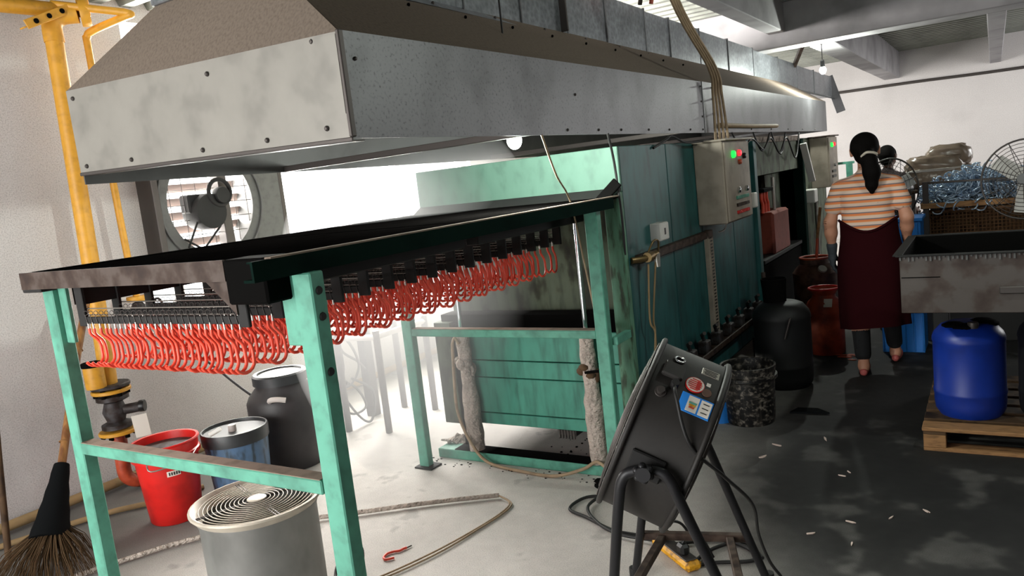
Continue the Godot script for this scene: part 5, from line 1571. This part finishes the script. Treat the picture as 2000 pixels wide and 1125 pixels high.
	part(g, "body", M.brown_can, bc)
	g = G.new(); g.ring(V(-1.27, 0.68, -6.62), Vector3.UP, 0.114, 0.01, 28, 7)
	part(g, "orange_rim", M.orange_paint, bc)
	g = G.new(); disc_at(g, V(-1.19, 0.60, -6.49), V(0.4, 0.7, 0.5), 0.035, 0.02, 14)
	part(g, "drip_cap", M.zinc, bc)
	var sk := thing("stirring_stick", "pale wooden stick dipped orange at its lower end, standing in the brown can", "stick", V(-1.27, 0.35, -6.62))
	g = G.new(); g.tube([V(-1.285, 0.31, -6.60), V(-1.235, 0.84, -6.60)], 0.012, 8)
	part(g, "dipped_end", M.orange_paint, sk)
	g = G.new(); g.tube([V(-1.235, 0.84, -6.60), V(-1.20, 1.09, -6.60)], 0.012, 8)
	part(g, "bare_end", M.wood_pale, sk)
	g = G.new()
	for k in 14: g.ball(V(-0.96 + rng.randfn(0, 0.05), 0.004, -6.02 + rng.randfn(0, 0.05)), V(0.025, 0.005, 0.012), 6, 4)
	solo(g, "paint_spill", M.orange_paint, "bright orange paint spill on the floor at the can's foot", "spill").set_meta("kind", "stuff")
	var gb := thing("green_bracket", "green metal bracket arm sticking out behind the second control box", "bracket", V(-1.33, 1.38, -8.8))
	g = G.new(); g.box(V(-1.56, 1.365, -8.83), V(-1.24, 1.39, -8.78), 0.003)
	part(g, "arm", M.mint_paint, gb)
	g = G.new(); g.box(V(-1.32, 1.22, -8.83), V(-1.26, 1.37, -8.78), 0.003)
	part(g, "drop_plate", M.mint_paint, gb)
	# sorting table with heap of plated hooks, mesh basket, crates, wrapped stack, fans
	var st := thing("sorting_table", "steel sorting table with shallow tray heaped with plated hooks", "table", V(-0.1, 0, -6.9))
	g = G.new(); g.box(V(-0.47, 1.02, -7.35), V(0.75, 1.035, -6.55), 0.002)
	part(g, "tray", M.pipe_buff, st)
	for e in [[V(-0.47, 1.02, -6.56), V(0.75, 1.06, -6.54)], [V(-0.47, 1.02, -7.36), V(0.75, 1.06, -7.34)], [V(-0.48, 1.02, -7.35), V(-0.46, 1.06, -6.55)]]:
		g = G.new(); g.box(e[0], e[1], 0.003)
		part(g, "tray_edge", M.wood_pale, st)
	for px in [-0.445, 0.70]:
		for pz in [-7.32, -6.58]:
			g = G.new(); g.box(V(px - 0.02, 0, pz - 0.02), V(px + 0.02, 1.02 if pz < -7 else 1.22, pz + 0.02), 0.003)
			part(g, "leg", M.dull_wire, st)
	g = G.new(); g.bar(V(-0.46, 1.212, -6.585), V(0.72, 1.185, -6.585), 0.016, 0.016)
	part(g, "top_rail", M.dull_wire, st)
	var mk := Node3D.new()
	var proto := make_hook()
	var mm := MultiMesh.new()
	mm.transform_format = MultiMesh.TRANSFORM_3D
	mm.mesh = (proto.get_child(0) as MeshInstance3D).mesh
	mm.instance_count = 900
	for i in 900:
		var hx := rng.randfn(-0.10, 0.19)
		var hz := rng.randfn(-6.86, 0.11)
		hx = clampf(hx, -0.38, 0.5); hz = clampf(hz, -7.25, -6.62)
		var top := 0.20 * exp(-pow((hx + 0.05) / 0.33, 2)) * exp(-pow((hz + 6.9) / 0.22, 2))
		var bb := Basis(Vector3.UP, rng.randf() * TAU) * Basis(Vector3.RIGHT, rng.randf_range(0.9, 2.2)) * Basis(Vector3.UP, rng.randf() * TAU)
		mm.set_instance_transform(i, Transform3D(bb, V(hx, 1.05 + top * pow(rng.randf(), 0.4), hz)))
	proto.free(); mk.free()
	var mi := MultiMeshInstance3D.new()
	mi.name = "plated_hooks"
	mi.multimesh = mm
	mi.material_override = M.silver_hook
	add_child(mi)
	tag(mi, "shiny heap of bluish silver plated hooks on the sorting table", "hooks")
	mi.set_meta("kind", "stuff")
	var mb := thing("mesh_basket", "brown wire mesh basket standing under the sorting table's tray", "basket", V(-0.1, 0.60, -6.7))
	g = G.new()
	for k in 36: g.tube([V(-0.43 + 0.0245 * k, 0.62, -6.62), V(-0.43 + 0.0245 * k, 1.0, -6.62)], 0.004, 4)
	for k in 16: g.tube([V(-0.43, 0.62 + 0.0255 * k, -6.618), V(0.43, 0.62 + 0.0255 * k, -6.618)], 0.004, 4)
	part(g, "wire_mesh", M.brown_mesh, mb, "", true)
	g = G.new()
	for e in [[V(-0.44, 0.615, -6.63), V(0.44, 0.635, -6.605)], [V(-0.44, 0.985, -6.63), V(0.44, 1.005, -6.605)], [V(-0.44, 0.615, -6.63), V(-0.42, 1.005, -6.605)], [V(0.42, 0.615, -6.63), V(0.44, 1.005, -6.605)]]: g.box(e[0], e[1], 0.002)
	part(g, "front_frame", M.brown_mesh, mb)
	g = G.new(); g.box(V(-0.43, 0.61, -7.1), V(0.43, 0.98, -6.66), 0.004)
	part(g, "load", M.wood_dark, mb)
	g = G.new(); g.box(V(-0.45, 0.0, -7.12), V(0.45, 0.60, -6.60), 0.006)
	solo(g, "steel_bin", M.black_steel, "dark bin under the brown mesh basket, mostly hidden by the tank", "bin")
	for k in 3:
		var cr := thing("blue_crate", ["bright blue plastic crate on the floor, lowest of the stack by the sorting table", "bright blue plastic crate in the middle of the stack by the sorting table", "bright blue ribbed plastic crate on top of the stack by the sorting table"][k], "crate", V(-0.60, 0.333 * k, -6.35), "blue crates by the sorting table")
		var y := 0.333 * k
		for e in [[V(-0.74, y, -6.2), V(-0.46, y + 0.325, -6.19)], [V(-0.74, y, -6.5), V(-0.46, y + 0.325, -6.49)], [V(-0.74, y, -6.49), V(-0.73, y + 0.325, -6.2)], [V(-0.47, y, -6.49), V(-0.46, y + 0.325, -6.2)]]:
			g = G.new(); g.box(e[0], e[1], 0.003)
			part(g, "side", M.bright_blue, cr)
		g = G.new(); g.box(V(-0.73, y, -6.49), V(-0.47, y + 0.01, -6.2), 0)
		part(g, "bottom", M.bright_blue, cr)
		g = G.new(); g.box(V(-0.755, y + 0.30, -6.515), V(-0.445, y + 0.325, -6.175), 0.004)
		part(g, "lip", M.bright_blue, cr)
		for j in 6:
			g = G.new(); g.box(V(-0.735 + 0.052 * j, y + 0.01, -6.19), V(-0.727 + 0.052 * j, y + 0.30, -6.178), 0.002)
			part(g, "rib", M.bright_blue, cr)
	var ws := thing("wrapped_stack", "brown cartons wrapped in crinkled clear film piled on a table by the far wall", "stack", V(-0.4, 1.12, -7.8))
	var lump := func(c: Vector3, r: Vector3, sq: float, sd: int) -> G:
		var gg := G.new()
		gg.smooth()
		var f := FastNoiseLite.new(); f.seed = sd; f.frequency = 3.2; f.fractal_octaves = 3
		var N := 28; var K := 14
		var P := func(i: int, j: int) -> Vector3:
			var th := TAU * (i % N) / N; var ph := -PI / 2 + PI * j / K
			var d := Vector3(cos(ph) * cos(th), sin(ph), cos(ph) * sin(th))
			var e := Vector3(signf(d.x) * pow(absf(d.x), sq), signf(d.y) * pow(absf(d.y), sq), signf(d.z) * pow(absf(d.z), sq))
			return c + e * r * (1.0 + 0.16 * f.get_noise_3dv(d * 1.4 + c))
		for i in N:
			for j in K:
				var a: Vector3 = P.call(i, j); var b: Vector3 = P.call(i + 1, j); var d: Vector3 = P.call(i + 1, j + 1); var e: Vector3 = P.call(i, j + 1)
				var nn := (a + b + d + e) * 0.25 - c
				if j > 0: gg.tn(a, b, d, nn)
				if j < K - 1: gg.tn(a, d, e, nn)
		return gg
	part(lump.call(V(-0.39, 1.20, -7.8), V(0.27, 0.09, 0.25), 0.45, 3), "lower_carton", M.wrap_film, ws)
	part(lump.call(V(-0.44, 1.31, -7.8), V(0.23, 0.08, 0.22), 0.5, 4), "middle_carton", M.wrap_film, ws)
	part(lump.call(V(-0.34, 1.37, -7.82), V(0.18, 0.10, 0.2), 0.7, 5), "upper_bundle", M.wrap_film, ws)
	part(lump.call(V(-0.39, 1.265, -7.8), V(0.275, 0.016, 0.255), 0.45, 6), "white_film_band", M.pale_plastic, ws)
	var bt := thing("back_table", "plain table by the far wall under the wrapped stack", "table", V(-0.3, 0, -7.85))
	g = G.new(); g.box(V(-0.70, 1.08, -8.05), V(0.6, 1.11, -7.5), 0.004)
	part(g, "tabletop", M.wood_dark, bt)
	for px in [-0.65, 0.55]:
		for pz in [-8.0, -7.55]:
			g = G.new(); g.box(V(px - 0.025, 0, pz - 0.025), V(px + 0.025, 1.08, pz + 0.025), 0.003)
			part(g, "leg", M.dull_wire, bt)
	pedestal_fan(V(0.175, 1.205, -6.2), 0.265, V(-0.25, 0.1, 1.0), "large black pedestal fan at the right edge by the heap of plated hooks")
	pedestal_fan(V(-0.715, 1.165, -6.9), 0.25, V(-0.5, 0.05, 0.8), "dark pedestal fan half hidden behind the woman in the striped shirt")

func pedestal_fan(c: Vector3, R: float, face: Vector3, label: String) -> void:
	var f := thing("pedestal_fan", label, "fan", V(c.x, 0, c.z - 0.1))
	var z := face.normalized()
	var x := Vector3.UP.cross(z).normalized()
	var y := z.cross(x)
	var g := G.new()
	g.ring(c, z, R, 0.007, 44, 6)
	part(g, "guard_rim", M.dull_wire, f)
	g = G.new()
	for k in 9: g.ring(c + z * 0.07 * (1.0 - pow((k + 1) / 10.0, 2)), z, R * (k + 1) / 10.0, 0.002, 36, 4)
	for k in 16:
		var d := x * cos(TAU * k / 16) + y * sin(TAU * k / 16)
		g.tube([c + z * 0.07, c + z * 0.055 + d * R * 0.5, c + d * R], 0.0022, 4)
		g.tube([c - z * 0.07, c - z * 0.055 + d * R * 0.5, c + d * R], 0.0022, 4)
	part(g, "guard_wires", M.dull_wire, f, "", true)
	for k in 3:
		var d := x * cos(TAU * k / 3 + 0.4) + y * sin(TAU * k / 3 + 0.4)
		g = G.new(); g.boxb(c + d * R * 0.5, Basis(d, 0.5) * Basis(d, z, d.cross(z)), V(R * 0.7, 0.004, R * 0.42), 0.001)
		part(g, "blade", M.white_plastic, f)
	g = G.new(); disc_at(g, c - z * 0.12, z, 0.07, 0.14, 18)
	disc_at(g, c + z * 0.02, z, 0.035, 0.14, 14)
	part(g, "motor", M.black_plastic, f)
	var p := c - z * 0.12
	g = G.new(); g.tube([V(p.x, 0.02, p.z), V(p.x, p.y - 0.05, p.z)], 0.018, 10)
	part(g, "pole", M.black_steel, f)
	g = G.new(); disc_at(g, V(p.x, 0.012, p.z), Vector3.UP, 0.2, 0.024, 28)
	part(g, "base", M.black_steel, f)
	f.position = V(p.x, 0, p.z)
	for ch in f.get_children(): ch.position = -f.position
	org[f] = f.position

# ---------------------------------------------------------------- people
func sdf(g: G, bones: Array, cell: float, k: float, xf: Transform3D) -> void:
	# bones: [a, b, ra, rb] capsules joined with a smooth minimum; surface nets over the field
	var lo := Vector3.ONE * 1e9
	var hi := -lo
	for b in bones:
		var m: float = maxf(b[2], b[3]) + k + 2.0 * cell
		for p in [b[0], b[1]]:
			lo = lo.min(p - Vector3.ONE * m)
			hi = hi.max(p + Vector3.ONE * m)
	var n := Vector3i(((hi - lo) / cell).ceil()) + Vector3i.ONE
	var F := PackedFloat32Array()
	F.resize(n.x * n.y * n.z)
	F.fill(1.0)
	for b in bones:
		var A: Vector3 = b[0]
		var B: Vector3 = b[1]
		var ra: float = b[2]
		var rb: float = b[3]
		var m := maxf(ra, rb) + k + 2.0 * cell
		var l := Vector3i(((A.min(B) - Vector3.ONE * m - lo) / cell).floor()).clamp(Vector3i.ZERO, n - Vector3i.ONE)
		var h := Vector3i(((A.max(B) + Vector3.ONE * m - lo) / cell).ceil()).clamp(Vector3i.ZERO, n - Vector3i.ONE)
		var ab := B - A
		var il := 1.0 / maxf(ab.length_squared(), 1e-9)
		for iz in range(l.z, h.z + 1):
			for iy in range(l.y, h.y + 1):
				var at := (iz * n.y + iy) * n.x
				for ix in range(l.x, h.x + 1):
					var p := lo + Vector3(ix, iy, iz) * cell - A
					var t := clampf(p.dot(ab) * il, 0.0, 1.0)
					var d := (p - ab * t).length() - lerpf(ra, rb, t)
					var f := F[at + ix]
					var hh := maxf(k - absf(f - d), 0.0) / k
					F[at + ix] = minf(f, d) - hh * hh * k * 0.25
	g.smooth()
	var vert := {}
	var st := [1, n.x, n.x * n.y]
	for iz in n.z - 1:
		for iy in n.y - 1:
			for ix in n.x - 1:
				var i: int = (iz * n.y + iy) * n.x + ix
				if F[i] > 2.0 * cell or F[i] < -2.0 * cell: continue
				var s := Vector3.ZERO
				var c := 0
				for e in 12:
					var ax := e / 4
					var u := (ax + 1) % 3
					var w := (ax + 2) % 3
					var o := Vector3.ZERO
					o[u] = e & 1
					o[w] = (e >> 1) & 1
					var j: int = i + (e & 1) * st[u] + ((e >> 1) & 1) * st[w]
					var fa := F[j]
					var fb := F[j + st[ax]]
					if (fa < 0.0) != (fb < 0.0):
						o[ax] = fa / (fa - fb)
						s += o
						c += 1
				if c: vert[i] = xf * (lo + (Vector3(ix, iy, iz) + s / c) * cell)
	for i in vert:
		for ax in 3:
			var fa := F[i]
			var fb := F[i + st[ax]]
			if (fa < 0.0) == (fb < 0.0): continue
			var u: int = st[(ax + 1) % 3]
			var w: int = st[(ax + 2) % 3]
			if not (vert.has(i - u) and vert.has(i - w) and vert.has(i - u - w)): continue
			var nn := Vector3.ZERO
			nn[ax] = 1.0 if fa < 0.0 else -1.0
			nn = xf.basis * nn
			g.tn(vert[i], vert[i - u], vert[i - u - w], nn)
			g.tn(vert[i], vert[i - u - w], vert[i - w], nn)

func hand(g: G, wrist: Vector3, elbow: Vector3, side: float, xf: Transform3D, grow := 0.0) -> void:
	var d := (wrist - elbow).normalized()
	var fw := (V(0, 0, -1) - d * d.dot(V(0, 0, -1))).normalized()
	var inw := d.cross(fw) * side
	if inw.x * side > 0: inw = -inw
	var palm := wrist + d * 0.045
	var bones := [[wrist, palm, 0.024 + grow, 0.026 + grow], [palm - fw * 0.018, palm + d * 0.035 - fw * 0.024, 0.017 + grow, 0.014 + grow], [palm + fw * 0.018, palm + d * 0.04 + fw * 0.022, 0.017 + grow, 0.014 + grow]]
	for k in 4:
		var o := fw * (0.028 - 0.0185 * k)
		var L: float = [0.034, 0.040, 0.037, 0.028][k]
		var b0 := palm + d * 0.04 + o
		var b1 := b0 + d * L + inw * 0.008
		var b2 := b1 + d * L * 0.7 + inw * 0.018
		var b3 := b2 + d * L * 0.4 + inw * 0.02
		bones.append([b0, b1, 0.0088 + grow, 0.0082 + grow]); bones.append([b1, b2, 0.0082 + grow, 0.0074 + grow]); bones.append([b2, b3, 0.0074 + grow, 0.0066 + grow])
	var t0 := palm - d * 0.012 + fw * 0.022
	var t1 := t0 + fw * 0.028 + d * 0.018 + inw * 0.012
	bones.append([t0, t1, 0.012 + grow, 0.0095 + grow]); bones.append([t1, t1 + d * 0.03 + fw * 0.008 + inw * 0.012, 0.0095 + grow, 0.0078 + grow])
	sdf(g, bones, 0.0042, 0.006, xf)

func person(label: String, xf: Transform3D, J: Dictionary, looks: Dictionary) -> void:
	var p := thing("person", label, "person", xf.origin)
	var g := G.new()
	var sides := [-1.0, 1.0]
	var arms := [J.arm_l, J.arm_r]
	var legs := [J.leg_l, J.leg_r]
	var core := [[V(-0.055, 0.88, 0), V(0.055, 0.88, 0), 0.085, 0.085], [V(-0.045, 1.03, 0), V(0.045, 1.03, 0), 0.078, 0.078], [V(-0.055, 1.18, 0), V(0.055, 1.18, 0), 0.082, 0.082], [V(-0.14, 1.28, 0.005), V(0.14, 1.28, 0.005), 0.036, 0.036], [V(0, 0.95, 0), V(0, 1.25, 0), 0.075, 0.07], [V(0, 1.30, 0.005), V(0, 1.43, -0.012), 0.055, 0.047]]
	var body := core.duplicate()
	for i in 2:
		var a: Array = arms[i]
		body.append([a[0], a[1], 0.040, 0.036]); body.append([a[1], a[1].lerp(a[2], 0.35), 0.036, 0.036]); body.append([a[1].lerp(a[2], 0.35), a[2], 0.036, 0.024])
		var l: Array = legs[i]
		body.append([l[0], l[1], 0.076, 0.055]); body.append([l[1], l[1].lerp(l[2], 0.35), 0.053, 0.056]); body.append([l[1].lerp(l[2], 0.35), l[2], 0.056, 0.034])
		body.append([l[2] + V(0, -0.03, 0.02), l[3], 0.036, 0.026])
	sdf(g, body, 0.0125, 0.035, xf)
	# head with a face on the -z side
	var h := V(0, 1.515, -0.015)
	sdf(g, [[V(0, 1.40, -0.01), V(0, 1.46, -0.02), 0.047, 0.05], [h + V(0, 0.025, 0.012), h + V(0, 0.0, -0.012), 0.082, 0.076], [h + V(0, -0.06, -0.035), h + V(0, -0.02, -0.03), 0.048, 0.062], [h + V(0, 0.0, -0.088), h + V(0, -0.03, -0.105), 0.009, 0.013], [h + V(-0.022, -0.062, -0.08), h + V(0.022, -0.062, -0.08), 0.010, 0.010],
		[h + V(-0.034, 0.005, -0.075), h + V(-0.028, 0.005, -0.077), 0.013, 0.013], [h + V(0.028, 0.005, -0.077), h + V(0.034, 0.005, -0.075), 0.013, 0.013], [h + V(-0.083, 0.01, 0.008), h + V(-0.083, -0.03, 0.002), 0.012, 0.009], [h + V(0.083, 0.01, 0.008), h + V(0.083, -0.03, 0.002), 0.012, 0.009]], 0.005, 0.014, xf)
	for i in 2:
		hand(g, arms[i][2], arms[i][1], sides[i], xf)
	part(g, "body", looks.skin, p)
	# hair
	g = G.new()
	var hair := [[h + V(0, 0.03, 0.02), h + V(0, 0.025, 0.005), 0.088, 0.082], [h + V(0, -0.03, 0.035), h + V(0, 0.0, 0.03), 0.066, 0.082]]
	if looks.has("tail"):
		for b in looks.tail: hair.append(b)
	sdf(g, hair, 0.006, 0.02, xf)
	var hm := part(g, "hair", M.hair, p)
	if looks.has("clip"):
		g = G.new()
		g.tube(bez([looks.clip + V(-0.04, -0.012, 0.0), looks.clip + V(-0.01, 0.012, 0.02), looks.clip + V(0.03, 0.008, 0.015), looks.clip + V(0.05, -0.004, -0.005)].map(func(v): return xf * v), 5), 0.009, 8)
		part(g, "hair_clip", M.cream_metal, hm, "pale hair clip")
	# shirt
	g = G.new()
	var sh := [[V(-0.055, 0.93, 0), V(0.055, 0.93, 0), 0.10, 0.10], [V(-0.058, 1.02, 0), V(0.058, 1.02, 0), 0.106, 0.106], [V(-0.055, 1.08, 0.002), V(0.055, 1.08, 0.002), 0.106, 0.106], [V(-0.065, 1.20, 0.004), V(0.065, 1.20, 0.004), 0.112, 0.112], [V(-0.125, 1.275, 0.006), V(0.125, 1.275, 0.006), 0.060, 0.060], [V(0, 1.30, 0.006), V(0, 1.35, 0.004), 0.075, 0.062], [V(-0.06, 1.315, 0.005), V(-0.14, 1.285, 0.005), 0.05, 0.05], [V(0.06, 1.315, 0.005), V(0.14, 1.285, 0.005), 0.05, 0.05]]
	for i in 2:
		var a: Array = arms[i]
		var e: Vector3 = a[0].lerp(a[1], looks.get("sleeve", 0.55))
		sh.append([a[0], e, 0.052, 0.062])
	sdf(g, sh, 0.011, 0.022, xf)
	part(g, "shirt", looks.shirt, p)
	# trousers
	g = G.new()
	var tr := [[V(-0.055, 0.88, 0), V(0.055, 0.88, 0), 0.108, 0.108]]
	for i in 2:
		var l: Array = legs[i]
		tr.append([l[0], l[1], 0.086, 0.066]); tr.append([l[1], l[1].lerp(l[2], 0.85), 0.066, 0.052])
	sdf(g, tr, 0.0125, 0.03, xf)
	part(g, "trousers", looks.trousers, p)
	for i in 2:
		var l: Array = legs[i]
		g = G.new()
		var heel: Vector3 = l[2] + V(0, -0.055, 0.045)
		var toe: Vector3 = l[3] + V(0, -0.012, -0.03)
		sdf(g, [[heel, toe, 0.026, 0.024], [heel.lerp(toe, 0.3), toe, 0.03, 0.036], [heel.lerp(toe, 0.55) + V(0, 0.02, 0), toe + V(0, 0.01, 0.02), 0.042, 0.034]], 0.007, 0.012, xf)
		part(g, "slipper", looks.shoes, p)
	# wrapped apron
	if looks.has("apron"):
		g = G.new()
		g.smooth()
		var N := 48
		var K := 14
		var P := func(i: int, j: int) -> Vector3:
			var th := TAU * i / N
			var t := float(j) / K
			var top := 1.055 - 0.075 * pow(maxf(0.0, sin(th)), 3.0)
			var y := lerpf(top, 0.315 + 0.03 * sin(th * 1.0 + 0.6), t)
			var u := clampf((1.0 - y) / 0.68, 0.0, 1.0)
			var rx := lerpf(0.178, 0.205, smoothstep(0.0, 0.4, u)) + 0.015 * u
			var rz := lerpf(0.128, 0.18, smoothstep(0.0, 0.4, u)) + 0.02 * u
			var fo := 1.0 + 0.035 * u * sin(th * 7.0 + 1.5 * sin(th * 2.0)) + 0.015 * sin(th * 3.0 + y * 9.0)
			return xf * V(cos(th) * rx * fo + 0.012 * u, y, sin(th) * rz * fo - 0.05 * u)
		for i in N:
			for j in K:
				var a: Vector3 = P.call(i, j); var b: Vector3 = P.call((i + 1) % N, j); var c: Vector3 = P.call((i + 1) % N, j + 1); var d: Vector3 = P.call(i, j + 1)
				var ctr := xf * V(0, (xf.affine_inverse() * a).y, 0)
				g.tn(a, b, c, a - ctr); g.tn(a, c, d, a - ctr)
		var ap := part(g, "apron", looks.apron, p)
		g = G.new()
		var tie := []
		for k in 25:
			var th := PI * k / 24.0
			tie.append(xf * V(cos(th) * 0.180, 1.06 - 0.075 * pow(sin(th), 3.0), sin(th) * 0.132))
		g.tube(tie, 0.009, 6)
		part(g, "waist_band", looks.apron, ap)
	if looks.has("gloves"):
		g = G.new()
		hand(g, arms[0][2], arms[0][1], -1.0, xf, 0.0035)
		sdf(g, [[arms[0][2].lerp(arms[0][1], 0.22), arms[0][2], 0.036, 0.03]], 0.006, 0.01, xf)
		part(g, "glove", M.glove, p)

func build_people() -> void:
	# striped knit: cream, orange and grey-blue bands
	var w := 4
	var im := Image.create(w, 64, false, Image.FORMAT_RGB8)
	for y in 64:
		var t := y / 64.0
		var c := Color(0.84, 0.74, 0.68)
		if t < 0.30: c = Color(0.84, 0.50, 0.32)
		elif t < 0.40: c = Color(0.87, 0.66, 0.48)
		elif t > 0.86: c = Color(0.42, 0.41, 0.45)
		elif t > 0.80: c = Color(0.66, 0.60, 0.58)
		for x in w: im.set_pixel(x, y, c)
	var m := mat("striped_knit", Color.WHITE, 0.9, 0, ImageTexture.create_from_image(im), Vector3.ONE * 23.5)
	m.uv1_triplanar_sharpness = 6.0
	var xf := Transform3D(Basis(Vector3.UP, 0.06), V(-0.725, 0, -5.62))
	person("woman seen from behind in striped T-shirt and dark red apron, walking down the aisle", xf,
		{"arm_l": [V(-0.17, 1.28, 0.0), V(-0.232, 1.055, 0.03), V(-0.235, 0.845, -0.02)], "arm_r": [V(0.17, 1.28, 0.0), V(0.232, 1.06, 0.03), V(0.222, 0.87, -0.09)],
		"leg_l": [V(-0.08, 0.86, 0), V(-0.085, 0.47, 0.0), V(-0.065, 0.085, 0.07), V(-0.075, 0.03, -0.07)], "leg_r": [V(0.08, 0.86, 0), V(0.095, 0.48, -0.13), V(0.115, 0.09, -0.31), V(0.12, 0.03, -0.45)]},
		{"skin": M.skin, "shirt": m, "trousers": M.pants, "apron": M.apron, "shoes": M.slipper, "gloves": true, "clip": V(0.03, 1.487, 0.145),
		"tail": [[V(0.01, 1.50, 0.08), V(0.03, 1.45, 0.125), 0.045, 0.048], [V(0.03, 1.45, 0.125), V(0.045, 1.37, 0.145), 0.050, 0.052], [V(0.045, 1.37, 0.145), V(0.042, 1.29, 0.14), 0.052, 0.036], [V(0.04, 1.29, 0.14), V(0.04, 1.245, 0.13), 0.034, 0.016]]})
	xf = Transform3D(Basis(Vector3.UP, -0.5).scaled(Vector3.ONE * 0.93), V(-0.885, 0, -8.4))
	person("second worker in dark clothes standing farther back, half hidden behind the woman", xf,
		{"arm_l": [V(-0.168, 1.285, 0.0), V(-0.21, 1.05, 0.02), V(-0.16, 0.92, -0.18)], "arm_r": [V(0.168, 1.285, 0.0), V(0.22, 1.05, 0.02), V(0.17, 0.93, -0.18)],
		"leg_l": [V(-0.08, 0.86, 0), V(-0.09, 0.47, -0.01), V(-0.09, 0.085, 0.02), V(-0.10, 0.03, -0.12)], "leg_r": [V(0.08, 0.86, 0), V(0.09, 0.47, -0.01), V(0.09, 0.085, 0.02), V(0.10, 0.03, -0.12)]},
		{"skin": M.skin_dark, "shirt": M.dark_shirt, "trousers": M.pants, "shoes": M.black_rubber, "sleeve": 0.6})

func build_haze() -> void:
	var f := FogVolume.new()
	f.name = "oven_smoke"
	f.shape = RenderingServer.FOG_VOLUME_SHAPE_ELLIPSOID
	f.size = V(1.5, 2.4, 1.9)
	var m := FogMaterial.new()
	m.resource_name = "smoke"
	m.albedo = Color(0.95, 0.95, 0.95)
	m.density = 0.8
	f.material = m
	add_child(f)
	f.position = V(-2.95, 0.95, -3.65)
	f.set_meta("kind", "stuff")
	tag(f, "pale smoke drifting at the furnace mouth in front of the window", "smoke")
